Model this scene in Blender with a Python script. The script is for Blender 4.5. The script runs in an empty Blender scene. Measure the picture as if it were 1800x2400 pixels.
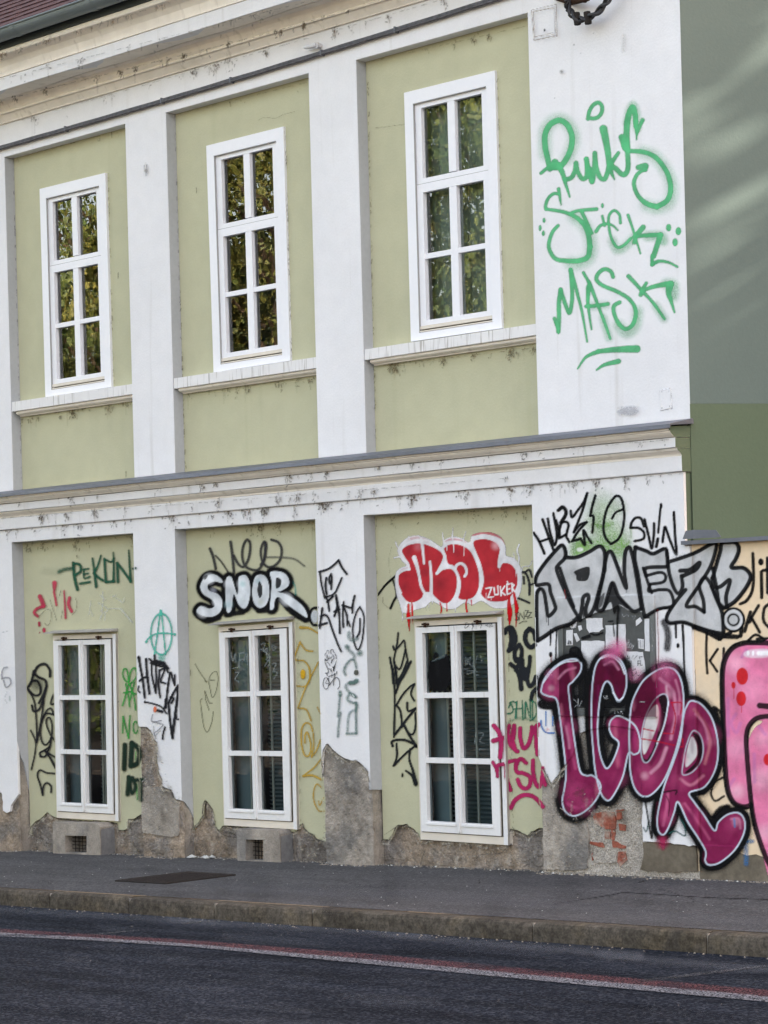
import bpy, bmesh, math, random
import numpy as np
from mathutils import Vector, noise as mn
from mathutils.geometry import tessellate_polygon
random.seed(7); RNG = np.random.RandomState(11)
R = math.radians
S = bpy.context.scene
COL = S.collection

# ------------------------------------------------------------------ camera
F = 5800.0; EYE = 1.75; YAW = 0.8121679825843711; ROLL = 0.026041912754809; PITCH = -0.003276171613478461
CX, CD, PPY = 10.27729992105319, 12.536025237729573, 1516.1243169645777
cam_d = bpy.data.cameras.new('camera'); cam = bpy.data.objects.new('camera', cam_d); COL.objects.link(cam)
cam_d.sensor_fit = 'VERTICAL'; cam_d.sensor_height = 36.0; cam_d.sensor_width = 27.0
cam_d.lens = F / 2400 * 36; cam_d.shift_y = (PPY - 1200) / 2400
cam_d.clip_start = 0.1; cam_d.clip_end = 800
sY, cY, sP, cP = math.sin(YAW), math.cos(YAW), math.sin(PITCH), math.cos(PITCH)
fw0 = Vector((-sY, cY, 0)); rt = Vector((cY, sY, 0)); up0 = Vector((0, 0, 1))
fw = cP * fw0 + sP * up0; up = cP * up0 - sP * fw0
cR, sR = math.cos(ROLL), math.sin(ROLL)
rx = cR * rt - sR * up; ry = sR * rt + cR * up
from mathutils import Matrix
M = Matrix((rx, ry, -fw)).transposed().to_4x4(); M.translation = Vector((CX, -CD, EYE))
cam.matrix_world = M
S.camera = cam
S.render.resolution_x = 768; S.render.resolution_y = 1024

# ------------------------------------------------------------------ light
SUN_EL, SUN_AZ = R(28), R(50)          # azimuth measured from +x towards +y
w = bpy.data.worlds.new('World'); S.world = w; w.use_nodes = True
nt = w.node_tree; bg = nt.nodes['Background']
sky = nt.nodes.new('ShaderNodeTexSky'); sky.sky_type = 'NISHITA'; sky.sun_disc = False
sky.sun_elevation = SUN_EL; sky.sun_rotation = R(90) - SUN_AZ
sky.air_density = 0.8; sky.dust_density = 3.5; sky.ozone_density = 0.6; sky.altitude = 200
sky_tint = nt.nodes.new('ShaderNodeMixRGB'); sky_tint.blend_type = 'MULTIPLY'; sky_tint.inputs[0].default_value = 1; sky_tint.inputs[2].default_value = (1.31, 1.0, .738, 1)   # warm tint multiplied into the whole sky as white balance
nt.links.new(sky.outputs[0], sky_tint.inputs[1]); nt.links.new(sky_tint.outputs[0], bg.inputs[0]); bg.inputs[1].default_value = 0.15
sl = bpy.data.lights.new('sun', 'SUN'); sl.energy = 2.6; sl.angle = R(0.5); sl.color = (1.0, 0.93, 0.80)
so = bpy.data.objects.new('sun', sl); COL.objects.link(so)
sd = Vector((math.cos(SUN_EL) * math.cos(SUN_AZ), math.cos(SUN_EL) * math.sin(SUN_AZ), math.sin(SUN_EL)))
so.rotation_euler = sd.to_track_quat('Z', 'Y').to_euler(); so.location = sd * 60
S.view_settings.view_transform = 'Standard'; S.view_settings.look = 'None'
S.view_settings.exposure = 3.0; S.view_settings.gamma = 1.0
S.view_settings.use_curve_mapping = False
S.render.engine = 'CYCLES'
S.cycles.transparent_max_bounces = 24; S.cycles.max_bounces = 8

# ------------------------------------------------------------------ measuring helpers (photo pixel -> point on a real plane)
BX = np.array([rx, ry, fw]); CAM = np.array([CX, -CD, EYE])
def rays(px, py):
    a = (np.asarray(px, float) - 900) / F; b = -(np.asarray(py, float) - PPY) / F
    return a[..., None] * BX[0] + b[..., None] * BX[1] + BX[2]
def Wv(px, py, y):
    d = rays(px, py); t = (np.asarray(y, float) - CAM[1]) / d[..., 1]
    return CAM + d * t[..., None]
def W(px, py, y=0.0): return Wv(np.array(px), np.array(py), y)
def XZ(pts, y): return [(float(q[0]), float(q[2])) for q in (W(a, b, y) for a, b in pts)]
G0, GX, GY = 0.1417, 0.0208, 0.02                         # pavement plane
KY = -2.23                                                # kerb line
def ground(x, y):
    if y >= KY - 1e-6: return G0 + GX * x + GY * y
    return G0 + GX * x + GY * KY - 0.11
def Gp(px, py, road=False):
    d = rays(px, py)
    if road: g0, gy = G0 + GY * KY - 0.11, 0
    else: g0, gy = G0, GY
    t = (g0 + GX * CAM[0] + gy * CAM[1] - CAM[2]) / (d[2] - GX * d[0] - gy * d[1])
    return CAM + d * t
FR = {'A': (0, 1200, 3.687), 'B': (400, 1200, 3.318), 'C': (850, 1200, 3.687), 'D': (1200, 1100, 2.765),
      'E': (0, 1550, 3.687), 'F': (400, 1550, 3.318), 'G': (850, 1550, 3.318), 'H': (1200, 1500, 2.765),
      'T': (1200, 0, 2.765), 'U': (1200, 600, 2.765), 'S': (730, 1480, 11.06), 'Z1': (0, 0, 2.765), 'Z2': (600, 0, 2.765),
      'Z4': (0, 600, 2.765), 'Z5': (600, 600, 2.765), 'P': (1250, 1380, 5.352), 'R': (0, 1900, 1.8433), 'Q': (900, 1900, 1.8433)}
def PP(fr, s):
    o = FR[fr]; out = []
    for t in s.split():
        a, b = t.split(','); out.append((o[0] + float(a) / o[2], o[1] + float(b) / o[2]))
    return out
DL = -0.07; REC = 0.10; CRY = -0.045

# ------------------------------------------------------------------ materials
MAT = {}
def mat(name, col, rough=0.8, spec=0.3, metal=0.0, noise=(), bump=(), col2=None, bevel=0.0, extra=None):
    """noise: list of (scale, amount, detail) brightness variation; bump: list of (scale, dist_m, detail)"""
    m = bpy.data.materials.new(name); m.use_nodes = True; n = m.node_tree.nodes; l = m.node_tree.links
    b = n['Principled BSDF']; b.inputs['Roughness'].default_value = rough
    b.inputs['Specular IOR Level'].default_value = spec; b.inputs['Metallic'].default_value = metal
    tc = n.new('ShaderNodeTexCoord'); src = tc.outputs['Object']
    cur = None
    rgb = n.new('ShaderNodeRGB'); rgb.outputs[0].default_value = (*col, 1); cur = rgb.outputs[0]
    if col2:
        tx = n.new('ShaderNodeTexNoise'); tx.inputs['Scale'].default_value = col2[1]; tx.inputs['Detail'].default_value = 6
        l.new(src, tx.inputs['Vector'])
        cr = n.new('ShaderNodeValToRGB'); cr.color_ramp.elements[0].position = col2[2]; cr.color_ramp.elements[1].position = col2[3]
        l.new(tx.outputs[0], cr.inputs[0])
        mx = n.new('ShaderNodeMixRGB'); l.new(cr.outputs[0], mx.inputs[0]); l.new(cur, mx.inputs[1]); mx.inputs[2].default_value = (*col2[0], 1)
        cur = mx.outputs[0]
    for sc, am, de in noise:
        tx = n.new('ShaderNodeTexNoise'); tx.inputs['Scale'].default_value = sc; tx.inputs['Detail'].default_value = de
        l.new(src, tx.inputs['Vector'])
        mr = n.new('ShaderNodeMapRange'); mr.inputs['From Min'].default_value = 0.3; mr.inputs['From Max'].default_value = 0.7
        mr.inputs['To Min'].default_value = 1 - am; mr.inputs['To Max'].default_value = 1 + am * 0.5
        l.new(tx.outputs[0], mr.inputs[0])
        mx = n.new('ShaderNodeVectorMath'); mx.operation = 'SCALE'; l.new(cur, mx.inputs[0]); l.new(mr.outputs[0], mx.inputs['Scale'])
        cur = mx.outputs[0]
    if extra: cur = extra(n, l, src, cur)
    l.new(cur, b.inputs['Base Color'])
    nrm = None
    if bevel:
        bv = n.new('ShaderNodeBevel'); bv.samples = 4; bv.inputs['Radius'].default_value = bevel; nrm = bv.outputs[0]
    for sc, di, de in bump:
        tx = n.new('ShaderNodeTexNoise'); tx.inputs['Scale'].default_value = sc; tx.inputs['Detail'].default_value = de
        l.new(src, tx.inputs['Vector'])
        bp = n.new('ShaderNodeBump'); bp.inputs['Distance'].default_value = di; bp.inputs['Strength'].default_value = 1
        l.new(tx.outputs[0], bp.inputs['Height'])
        if nrm: l.new(nrm, bp.inputs['Normal'])
        nrm = bp.outputs[0]
    if nrm: l.new(nrm, b.inputs['Normal'])
    MAT[name] = m; return m

def streaks(color, lo, hi, sx=14, sz=0.7):
    def f(n, l, src, cur):
        mp = n.new('ShaderNodeMapping'); mp.inputs['Scale'].default_value = (sx, sx, sz); l.new(src, mp.inputs[0])
        tx = n.new('ShaderNodeTexNoise'); tx.inputs['Scale'].default_value = 1; tx.inputs['Detail'].default_value = 5; l.new(mp.outputs[0], tx.inputs['Vector'])
        cr = n.new('ShaderNodeValToRGB'); cr.color_ramp.elements[0].position = lo; cr.color_ramp.elements[1].position = hi
        l.new(tx.outputs[0], cr.inputs[0])
        mx = n.new('ShaderNodeMixRGB'); l.new(cr.outputs[0], mx.inputs[0]); l.new(cur, mx.inputs[1]); mx.inputs[2].default_value = (*color, 1)
        return mx.outputs[0]
    return f
mat('white_plaster', (0.76, 0.755, 0.765), 0.9, 0.2, noise=[(1.2, .05, 5), (9, .03, 6), (60, .03, 4)], bump=[(3, .004, 3), (60, .0016, 6), (220, .0008, 3)], bevel=.007, extra=streaks((.60, .585, .57), .60, .82, 9, .5))
mat('sill_plaster', (0.74, 0.73, 0.72), 0.9, 0.2, noise=[(9, .04, 6)], bump=[(60, .0016, 6)], bevel=.004, extra=streaks((.42, .40, .37), .56, .72, 55, 3))
mat('cream_moulding', (0.88, 0.82, 0.73), 0.9, 0.2, noise=[(1.5, .06, 5), (12, .05, 6)], bump=[(4, .004, 3), (70, .0016, 6)], bevel=.004, extra=streaks((.50, .45, .37), .60, .85, 12, .6))
mat('olive_plaster', (0.50, 0.49, 0.335), 0.92, 0.15, noise=[(.8, .06, 5), (7, .04, 6), (70, .03, 4)], bump=[(2.5, .005, 3), (50, .0016, 6), (200, .0008, 3)], bevel=.004, extra=streaks((.42, .415, .27), .62, .95, 5, .3))
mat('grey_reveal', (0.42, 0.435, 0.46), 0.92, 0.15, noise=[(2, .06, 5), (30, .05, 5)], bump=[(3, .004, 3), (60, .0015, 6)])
mat('green_render', (0.135, 0.171, 0.154), 0.9, 0.2, noise=[(.6, .08, 5), (40, .03, 4)], bump=[(60, .001, 5)])
mat('green_render_dark', (0.116, 0.150, 0.098), 0.9, 0.2, noise=[(.6, .08, 5), (40, .03, 4)], bump=[(60, .001, 5)])
mat('cream_wall_paint', (0.80, 0.63, 0.43), 0.9, 0.2, noise=[(1.5, .07, 5), (30, .04, 5)], bump=[(3, .004, 3), (60, .0015, 6)], col2=((.55, .50, .42), 1.7, .5, .75))
mat('masonry', (0.38, 0.305, 0.235), 0.95, 0.1, noise=[(2.2, .26, 8), (11, .25, 10), (55, .22, 8), (140, .2, 4)], bump=[(7, .025, 6), (28, .016, 8), (110, .007, 6)], col2=((.28, .25, .225), 2.4, .48, .6))
mat('cement_patch', (0.37, 0.33, 0.285), 0.95, 0.1, noise=[(2.0, .26, 8), (14, .2, 9), (70, .18, 6)], bump=[(6, .014, 6), (35, .008, 8), (120, .004, 5)], col2=((.23, .215, .2), 2.6, .5, .62))
mat('dark_cement', (0.20, 0.20, 0.205), 0.95, 0.1, noise=[(4, .25, 6), (30, .2, 6)], bump=[(30, .004, 6)])
mat('pebble_mortar', (0.43, 0.39, 0.34), 0.95, 0.1, noise=[(3, .15, 6), (110, .55, 3)], bump=[(90, .006, 4), (30, .004, 6)])
mat('dark_plinth', (0.17, 0.145, 0.11), 0.95, 0.1, noise=[(3, .35, 8), (30, .2, 8)], bump=[(8, .005, 6), (60, .002, 6)], col2=((.27, .235, .18), 1.3, .48, .66))
mat('brick', (0.33, 0.105, 0.07), 0.95, 0.1, noise=[(8, .25, 6), (60, .3, 6)], bump=[(50, .004, 6)], col2=((.42, .33, .27), 9, .52, .66))
mat('hood_tin', (0.36, 0.34, 0.31), 0.7, 0.4, noise=[(8, .2, 6)], bump=[(20, .001, 4)])
mat('zinc', (0.15, 0.16, 0.19), 0.55, 0.5, 0.3, noise=[(3, .15, 5), (30, .08, 5)], bump=[(8, .002, 4)])
mat('gutter_zinc', (0.16, 0.19, 0.20), 0.5, 0.5, 0.3, noise=[(3, .15, 5)], bump=[(8, .001, 4)])
mat('gutter_dark', (0.035, 0.045, 0.05), 0.6, 0.4)
mat('roof_tile', (0.045, 0.015, 0.016), 0.85, 0.3, noise=[(6, .35, 5), (40, .2, 5)], bump=[(40, .003, 5)])
mat('white_frame', (0.80, 0.80, 0.83), 0.45, 0.4, noise=[(2, .02, 4), (25, .02, 4)], bump=[(30, .0004, 4)], bevel=.002)
mat('old_white_frame', (0.74, 0.735, 0.73), 0.55, 0.35, noise=[(3, .05, 6), (40, .04, 6)], bump=[(40, .0008, 5)], bevel=.002, extra=streaks((.50, .46, .38), .62, .80, 30, 2))
mat('beige_frame', (0.70, 0.64, 0.55), 0.7, 0.3, noise=[(6, .08, 6)], bump=[(40, .001, 5)])
mat('void_black', (0.008, 0.008, 0.008), 0.95, 0.0)
mat('grate_iron', (0.075, 0.062, 0.056), 0.9, 0.05)
mat('joint_grey', (0.34, 0.34, 0.33), 0.8, 0.2)
mat('window_seal', (0.14, 0.12, 0.09), 0.8, 0.2)
mat('dark_metal', (0.028, 0.024, 0.022), 0.8, 0.1, noise=[(20, .2, 4)])
mat('rusty_metal', (0.05, 0.028, 0.018), 0.9, 0.1, noise=[(30, .4, 5)])
mat('cable_sheath', (0.03, 0.03, 0.034), 0.55, 0.4, noise=[(20, .3, 5)])
mat('grey_cable', (0.11, 0.11, 0.12), 0.7, 0.3, noise=[(25, .4, 5)])
mat('cabinet_grey', (0.075, 0.08, 0.082), 0.5, 0.4, 0.1, noise=[(4, .2, 6), (40, .15, 5)], bump=[(20, .0006, 4)])
mat('cabinet_frame', (0.125, 0.135, 0.135), 0.5, 0.4, 0.1, noise=[(8, .2, 6)], bump=[(20, .0006, 4)])
mat('paper', (0.66, 0.66, 0.68), 0.8, 0.2, noise=[(14, .12, 6), (90, .10, 6)], bump=[(20, .002, 5)])
mat('dim_room', (0.07, 0.09, 0.10), 0.9, 0.1, noise=[(2, .4, 3)])
mat('curtain', (0.11, 0.09, 0.04), 0.9, 0.1, noise=[(3, .15, 4)])
mat('pale_curtain', (0.30, 0.35, 0.32), 0.9, 0.1, noise=[(3, .2, 4)])
mat('teal_blind', (0.15, 0.195, 0.205), 0.7, 0.2, noise=[(2, .2, 4)])
mat('back_teal', (0.055, 0.08, 0.085), 0.8, 0.1)
mat('inner_bar', (0.30, 0.31, 0.27), 0.6, 0.3, noise=[(3, .1, 4)])
mat('inner_panel', (0.135, 0.18, 0.19), 0.7, 0.2, noise=[(1.5, .25, 4)])
mat('bark', (0.09, 0.07, 0.05), 0.95, 0.1, noise=[(8, .3, 6)])
mat('far_wall', (0.16, 0.17, 0.16), 0.9, 0.2, noise=[(1, .08, 5)])
mat('far_roof', (0.16, 0.07, 0.05), 0.9, 0.2, noise=[(3, .2, 5)])
mat('far_glass', (0.03, 0.035, 0.04), 0.15, 0.5)
mat('debris', (0.25, 0.22, 0.18), 0.9, 0.2, noise=[(30, .3, 4)])
mat('litter', (0.50, 0.50, 0.47), 0.8, 0.2)
mat('leaf_litter', (0.26, 0.19, 0.09), 0.9, 0.2)

def asphalt(name, c, c2, worn, blot):
    def ex(n, l, src, cur):
        v = n.new('ShaderNodeTexVoronoi'); v.inputs['Scale'].default_value = 78; l.new(src, v.inputs['Vector'])
        sx = n.new('ShaderNodeSeparateColor'); l.new(v.outputs['Color'], sx.inputs[0])
        mr = n.new('ShaderNodeMapRange'); mr.inputs['From Min'].default_value = .55; mr.inputs['To Min'].default_value = .0; mr.inputs['To Max'].default_value = worn
        l.new(sx.outputs[0], mr.inputs[0])
        mx = n.new('ShaderNodeMixRGB'); l.new(mr.outputs[0], mx.inputs[0]); l.new(cur, mx.inputs[1]); mx.inputs[2].default_value = (*c2, 1)
        mp = n.new('ShaderNodeMapping'); mp.inputs['Scale'].default_value = (.5, 2.6, 1); l.new(src, mp.inputs[0])
        tx = n.new('ShaderNodeTexNoise'); tx.inputs['Scale'].default_value = 1.6; tx.inputs['Detail'].default_value = 7; l.new(mp.outputs[0], tx.inputs['Vector'])
        cr = n.new('ShaderNodeMapRange'); cr.inputs['From Min'].default_value = .35; cr.inputs['From Max'].default_value = .68; cr.inputs['To Min'].default_value = 1 - blot; cr.inputs['To Max'].default_value = 1 + blot
        l.new(tx.outputs[0], cr.inputs[0])
        sc = n.new('ShaderNodeVectorMath'); sc.operation = 'SCALE'; l.new(mx.outputs[0], sc.inputs[0]); l.new(cr.outputs[0], sc.inputs['Scale'])
        return sc.outputs[0]
    mat(name, c, 1.0, .04, noise=[(30, .22, 6), (95, .5, 3)], bump=[(140, .004, 3), (300, .002, 2), (1.2, .02, 3)], extra=ex)
asphalt('road_asphalt', (.0115, .0145, .022), (.068, .077, .095), .6, .34)
asphalt('pavement_asphalt', (.094, .092, .094), (.20, .196, .195), .42, .12)
mat('kerb_granite', (.100, .086, .069), .95, .1, noise=[(3, .35, 6), (25, .45, 8), (80, .35, 4)], bump=[(12, .008, 6), (70, .003, 6)], col2=((.155, .125, .085), 5, .52, .75))
def paint(name, c, lo):
    m = bpy.data.materials.new(name); m.use_nodes = True; n = m.node_tree.nodes; l = m.node_tree.links
    b = n['Principled BSDF']; b.inputs['Base Color'].default_value = (*c, 1); b.inputs['Roughness'].default_value = .8
    tc = n.new('ShaderNodeTexCoord'); a = None
    for sc, p0, p1 in ((90, lo, lo + .18), (3, lo - .22, lo + .05)):
        tx = n.new('ShaderNodeTexNoise'); tx.inputs['Scale'].default_value = sc; tx.inputs['Detail'].default_value = 6; l.new(tc.outputs['Object'], tx.inputs['Vector'])
        mr = n.new('ShaderNodeMapRange'); mr.inputs['From Min'].default_value = p0; mr.inputs['From Max'].default_value = p1; l.new(tx.outputs[0], mr.inputs[0])
        if a is None: a = mr.outputs[0]
        else:
            mu = n.new('ShaderNodeMath'); mu.operation = 'MULTIPLY'; l.new(a, mu.inputs[0]); l.new(mr.outputs[0], mu.inputs[1]); a = mu.outputs[0]
    l.new(a, b.inputs['Alpha']); MAT[name] = m
paint('red_paint', (.085, .017, .024), .42)
paint('white_paint', (.16, .165, .19), .40)
paint('faint_paint', (.06, .063, .072), .44)

def glass(name, refl, tint):
    m = bpy.data.materials.new(name); m.use_nodes = True; n = m.node_tree.nodes; l = m.node_tree.links
    for x in list(n): n.remove(x)
    o = n.new('ShaderNodeOutputMaterial'); t = n.new('ShaderNodeBsdfTransparent'); t.inputs[0].default_value = (*tint, 1)
    g = n.new('ShaderNodeBsdfGlossy'); g.inputs['Roughness'].default_value = 0.0
    tc = n.new('ShaderNodeTexCoord'); tx = n.new('ShaderNodeTexNoise'); tx.inputs['Scale'].default_value = 2.2; tx.inputs['Detail'].default_value = 2
    mp = n.new('ShaderNodeMapping'); mp.inputs['Scale'].default_value = (1, 1, 3); l.new(tc.outputs['Object'], mp.inputs[0]); l.new(mp.outputs[0], tx.inputs['Vector'])
    bp = n.new('ShaderNodeBump'); bp.inputs['Distance'].default_value = .0003; bp.inputs['Strength'].default_value = 1; l.new(tx.outputs[0], bp.inputs['Height'])
    l.new(bp.outputs[0], g.inputs['Normal'])
    fr = n.new('ShaderNodeFresnel'); fr.inputs['IOR'].default_value = 1.5
    mu = n.new('ShaderNodeMath'); mu.operation = 'MULTIPLY'; mu.inputs[1].default_value = refl; mu.use_clamp = True; l.new(fr.outputs[0], mu.inputs[0])
    mx = n.new('ShaderNodeMixShader'); l.new(mu.outputs[0], mx.inputs[0]); l.new(t.outputs[0], mx.inputs[1]); l.new(g.outputs[0], mx.inputs[2]); l.new(mx.outputs[0], o.inputs[0])
    MAT[name] = m
glass('upper_glass', 2.5, (.8, .86, .82)); glass('lower_glass', 1.0, (.86, .93, .95))

def leafmat(name, c1, c2):
    m = bpy.data.materials.new(name); m.use_nodes = True; n = m.node_tree.nodes; l = m.node_tree.links
    b = n['Principled BSDF']; b.inputs['Roughness'].default_value = .6
    tc = n.new('ShaderNodeTexCoord'); tx = n.new('ShaderNodeTexNoise'); tx.inputs['Scale'].default_value = .9; tx.inputs['Detail'].default_value = 5
    l.new(tc.outputs['Object'], tx.inputs['Vector'])
    cr = n.new('ShaderNodeValToRGB'); cr.color_ramp.elements[0].color = (*c1, 1); cr.color_ramp.elements[1].color = (*c2, 1)
    cr.color_ramp.elements[0].position = .4; cr.color_ramp.elements[1].position = .62
    l.new(tx.outputs[0], cr.inputs[0]); l.new(cr.outputs[0], b.inputs['Base Color'])
    b.inputs['Subsurface Weight'].default_value = 0
    MAT[name] = m
leafmat('green_leaves', (.05, .095, .025), (.13, .17, .04)); leafmat('yellow_leaves', (.09, .12, .025), (.16, .165, .036))

# ------------------------------------------------------------------ object helpers
def link(name, me, mt=None, parent=None, kind=None, label=None, smooth=False):
    o = bpy.data.objects.new(name, me); COL.objects.link(o)
    if mt:
        for q in (mt if isinstance(mt, (list, tuple)) else [mt]): me.materials.append(MAT[q])
    if parent: o.parent = parent; o.matrix_parent_inverse = parent.matrix_world.inverted()
    if kind: o['kind'] = kind
    if label: o['label'] = label
    if smooth: me.shade_smooth()
    return o
def thing(name, label, cat, loc=(0, 0, 0), group=None):
    o = bpy.data.objects.new(name, None); COL.objects.link(o); o.location = loc
    o.matrix_world = Matrix.Translation(Vector(loc))
    o['label'] = label; o['category'] = cat
    if group: o['group'] = group
    return o
class MB:
    def __init__(s): s.v = []; s.f = []; s.m = []
    def add(s, vs, fs, mi=0):
        b = len(s.v); s.v += [tuple(map(float, q)) for q in vs]; s.f += [tuple(b + i for i in f) for f in fs]; s.m += [mi] * len(fs)
    def box(s, x0, x1, y0, y1, z0, z1, mi=0):
        s.add([(x0, y0, z0), (x1, y0, z0), (x1, y1, z0), (x0, y1, z0), (x0, y0, z1), (x1, y0, z1), (x1, y1, z1), (x0, y1, z1)],
              [(0, 1, 5, 4), (1, 2, 6, 5), (2, 3, 7, 6), (3, 0, 4, 7), (4, 5, 6, 7), (3, 2, 1, 0)], mi)
    def hexa(s, q, y0, y1, mi=0):           # q: 4 (x,z) corners, ccw seen from the street
        s.add([(a, y0, b) for a, b in q] + [(a, y1, b) for a, b in q], [(0, 1, 2, 3), (7, 6, 5, 4), (0, 4, 5, 1), (1, 5, 6, 2), (2, 6, 7, 3), (3, 7, 4, 0)], mi)
    def tube(s, pts, r, n=8, mi=0, cap=True):
        pts = [Vector(p) for p in pts]; b = len(s.v); up_ = Vector((0, 0, 1))
        for i, p in enumerate(pts):
            d = (pts[min(i + 1, len(pts) - 1)] - pts[max(i - 1, 0)]).normalized()
            a = d.cross(up_ if abs(d.z) < .95 else Vector((1, 0, 0))).normalized(); c = d.cross(a)
            rr = r[i] if isinstance(r, (list, tuple)) else r
            for k in range(n):
                t = 2 * math.pi * k / n; s.v.append(tuple(p + a * math.cos(t) * rr + c * math.sin(t) * rr))
        for i in range(len(pts) - 1):
            for k in range(n):
                s.f.append((b + i * n + k, b + i * n + (k + 1) % n, b + (i + 1) * n + (k + 1) % n, b + (i + 1) * n + k)); s.m.append(mi)
        if cap:
            s.f.append(tuple(b + k for k in range(n))); s.m.append(mi); s.f.append(tuple(b + (len(pts) - 1) * n + k for k in reversed(range(n)))); s.m.append(mi)
    def build(s, name, mt, parent=None, **k):
        me = bpy.data.meshes.new(name); me.from_pydata(s.v, [], s.f)
        me.polygons.foreach_set('material_index', s.m)
        bm = bmesh.new(); bm.from_mesh(me); bmesh.ops.recalc_face_normals(bm, faces=bm.faces); bm.to_mesh(me); bm.free()
        return link(name, me, mt, parent, **k)
def slab(name, loops, y0, y1, mt, parent=None, axis='xz', **k):
    """solid sheet: outer loop + holes in (x,z) (or (y,z) for axis 'yz'), front at y0, back at y1"""
    mb = MB(); flat = [p for lp in loops for p in lp]; n = len(flat)
    tr = tessellate_polygon([[Vector((a, b, 0)) for a, b in lp] for lp in loops])
    P3 = (lambda a, b, y: (a, y, b)) if axis == 'xz' else (lambda a, b, x: (x, a, b))
    vs = [P3(a, b, y0) for a, b in flat] + [P3(a, b, y1) for a, b in flat]
    fs = [tuple(t) for t in tr] + [tuple(n + i for i in reversed(t)) for t in tr]
    o = 0
    for lp in loops:
        m = len(lp)
        for i in range(m): a, b = o + i, o + (i + 1) % m; fs.append((a, b, n + b, n + a))
        o += m
    mb.add(vs, fs); return mb.build(name, mt, parent, **k)
def rough(pts, amp=.006, step=.03, closed=False):
    out = []
    for i in range(len(pts) - 1):
        a, b = Vector(pts[i]), Vector(pts[i + 1]); L = (b - a).length; n = max(1, int(L / step))
        for j in range(n):
            p = a.lerp(b, j / n)
            if 0 < i + j: 
                q = Vector((p.x * 23, p.y * 23, 3.3)); p = p + Vector((mn.noise(q), mn.noise(q + Vector((9, 4, 7))))) * amp * 2
            out.append((p.x, p.y))
    out.append(tuple(pts[-1])); return out
def sweep(name, prof, x0, x1, mt, parent=None, wav=.0025, step=.2, smooth=False, caps=True, capmat=None, **k):
    n = int((x1 - x0) / step) + 1; mb = MB(); vs = []; cm = bool(capmat)
    for i in range(n + 1):
        x = x0 + (x1 - x0) * i / n
        for j, (y, z) in enumerate(prof):
            vs.append((x, y + mn.noise(Vector((x * 1.7, j * 3.1, 1))) * wav, z + mn.noise(Vector((x * 1.1, j * .7, 5))) * wav))
    m = len(prof); fs = [(i * m + j, (i + 1) * m + j, (i + 1) * m + j + 1, i * m + j + 1) for i in range(n) for j in range(m - 1)]
    mb.add(vs, fs)
    if caps: mb.f += [tuple(range(m)), tuple(n * m + j for j in reversed(range(m)))]; mb.m += [0, 1 if cm else 0]
    return mb.build(name, [mt, capmat] if cm else mt, parent, **k)

# ------------------------------------------------------------------ the street
def strip(name, pts, mt, dz, width=None, kind='structure', **k):
    me = bpy.data.meshes.new(name); return me
def gridplane(name, x0, x1, y0, y1, f, mt, **k):
    me = bpy.data.meshes.new(name)
    xs = [x0, x1] if True else None
    me.from_pydata([(x0, y0, f(x0, y0)), (x1, y0, f(x1, y0)), (x1, y1, f(x1, y1)), (x0, y1, f(x0, y1))], [], [(0, 1, 2, 3)])
    return link(name, me, mt, **k)
gridplane('road', -250, 250, -120, KY - .001, lambda x, y: ground(x, -5), 'road_asphalt', kind='structure')
gridplane('pavement', -250, 250, KY + .13, .15, ground, 'pavement_asphalt', kind='structure')
gridplane('ground', -250, 250, .15, 250, lambda x, y: ground(x, 0) - .02, 'pavement_asphalt', kind='structure')
# far pavement behind the camera, where the trees stand
kb = MB(); kb.add([(-250, -120, ground(-250, -5) + .12), (250, -120, ground(250, -5) + .12), (250, -14.2, ground(250, -5) + .12), (-250, -14.2, ground(-250, -5) + .12)], [(0, 1, 2, 3)])
kb.add([(-250, -14.2, ground(-250, -5)), (250, -14.2, ground(250, -5)), (250, -14.2, ground(250, -5) + .12), (-250, -14.2, ground(-250, -5) + .12)], [(0, 1, 2, 3)])
kb.build('far_pavement', 'pavement_asphalt', kind='structure')
kerb = bpy.data.objects.new('kerb', None); COL.objects.link(kerb); kerb['kind'] = 'structure'
joints = [PP('R', '%d,%d' % q)[0] for q in ((235, 352), (560, 375), (925, 398))] + [PP('R', '1340,425')[0]] + [PP('Q', '%d,%d' % q)[0] for q in ((605, 488), (1380, 530))]
jx = [float(Gp(*j)[0]) for j in joints]
L0 = (jx[-1] - jx[0]) / 5
jx = [jx[0] - L0 * k for k in range(6, 0, -1)] + jx + [jx[-1] + 1.15 * k for k in range(1, 7)]
for i in range(len(jx) - 1):
    a, b = jx[i] + .005, jx[i + 1] - .005; n = 14; m = MB(); vs = []
    h = RNG.uniform(-.004, .004); tilt = RNG.uniform(-.004, .004)
    prof = [(KY + .13, -.12), (KY + .13, .0), (KY + .05, .003), (KY + .022, .001), (KY + .007, -.009), (KY, -.028), (KY - .004, -.07), (KY - .003, -.13)]
    for k in range(n + 1):
        x = a + (b - a) * k / n; e = .006 if k in (0, n) else 0
        for j, (y, z) in enumerate(prof):
            q = Vector((x * 7, j * 1.3, 2)); d = mn.noise(q) * .004 * (1 if 2 <= j else 0)
            zz = G0 + GX * x + GY * KY + z + (h + tilt * (k / n - .5) if j in (2, 3, 4, 5) else 0) - (e if j in (3, 4) else 0) + (mn.noise(Vector((x * 20, j, 8))) * .003 if j in (3, 4, 5) else 0)
            vs.append((x, y + d + e, zz))
    mm = len(prof); m.add(vs, [(k * mm + j, (k + 1) * mm + j, (k + 1) * mm + j + 1, k * mm + j + 1) for k in range(n) for j in range(mm - 1)] + [tuple(range(mm)), tuple(n * mm + j for j in reversed(range(mm)))])
    m.build('kerb_stone', 'kerb_granite', kerb)
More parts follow.
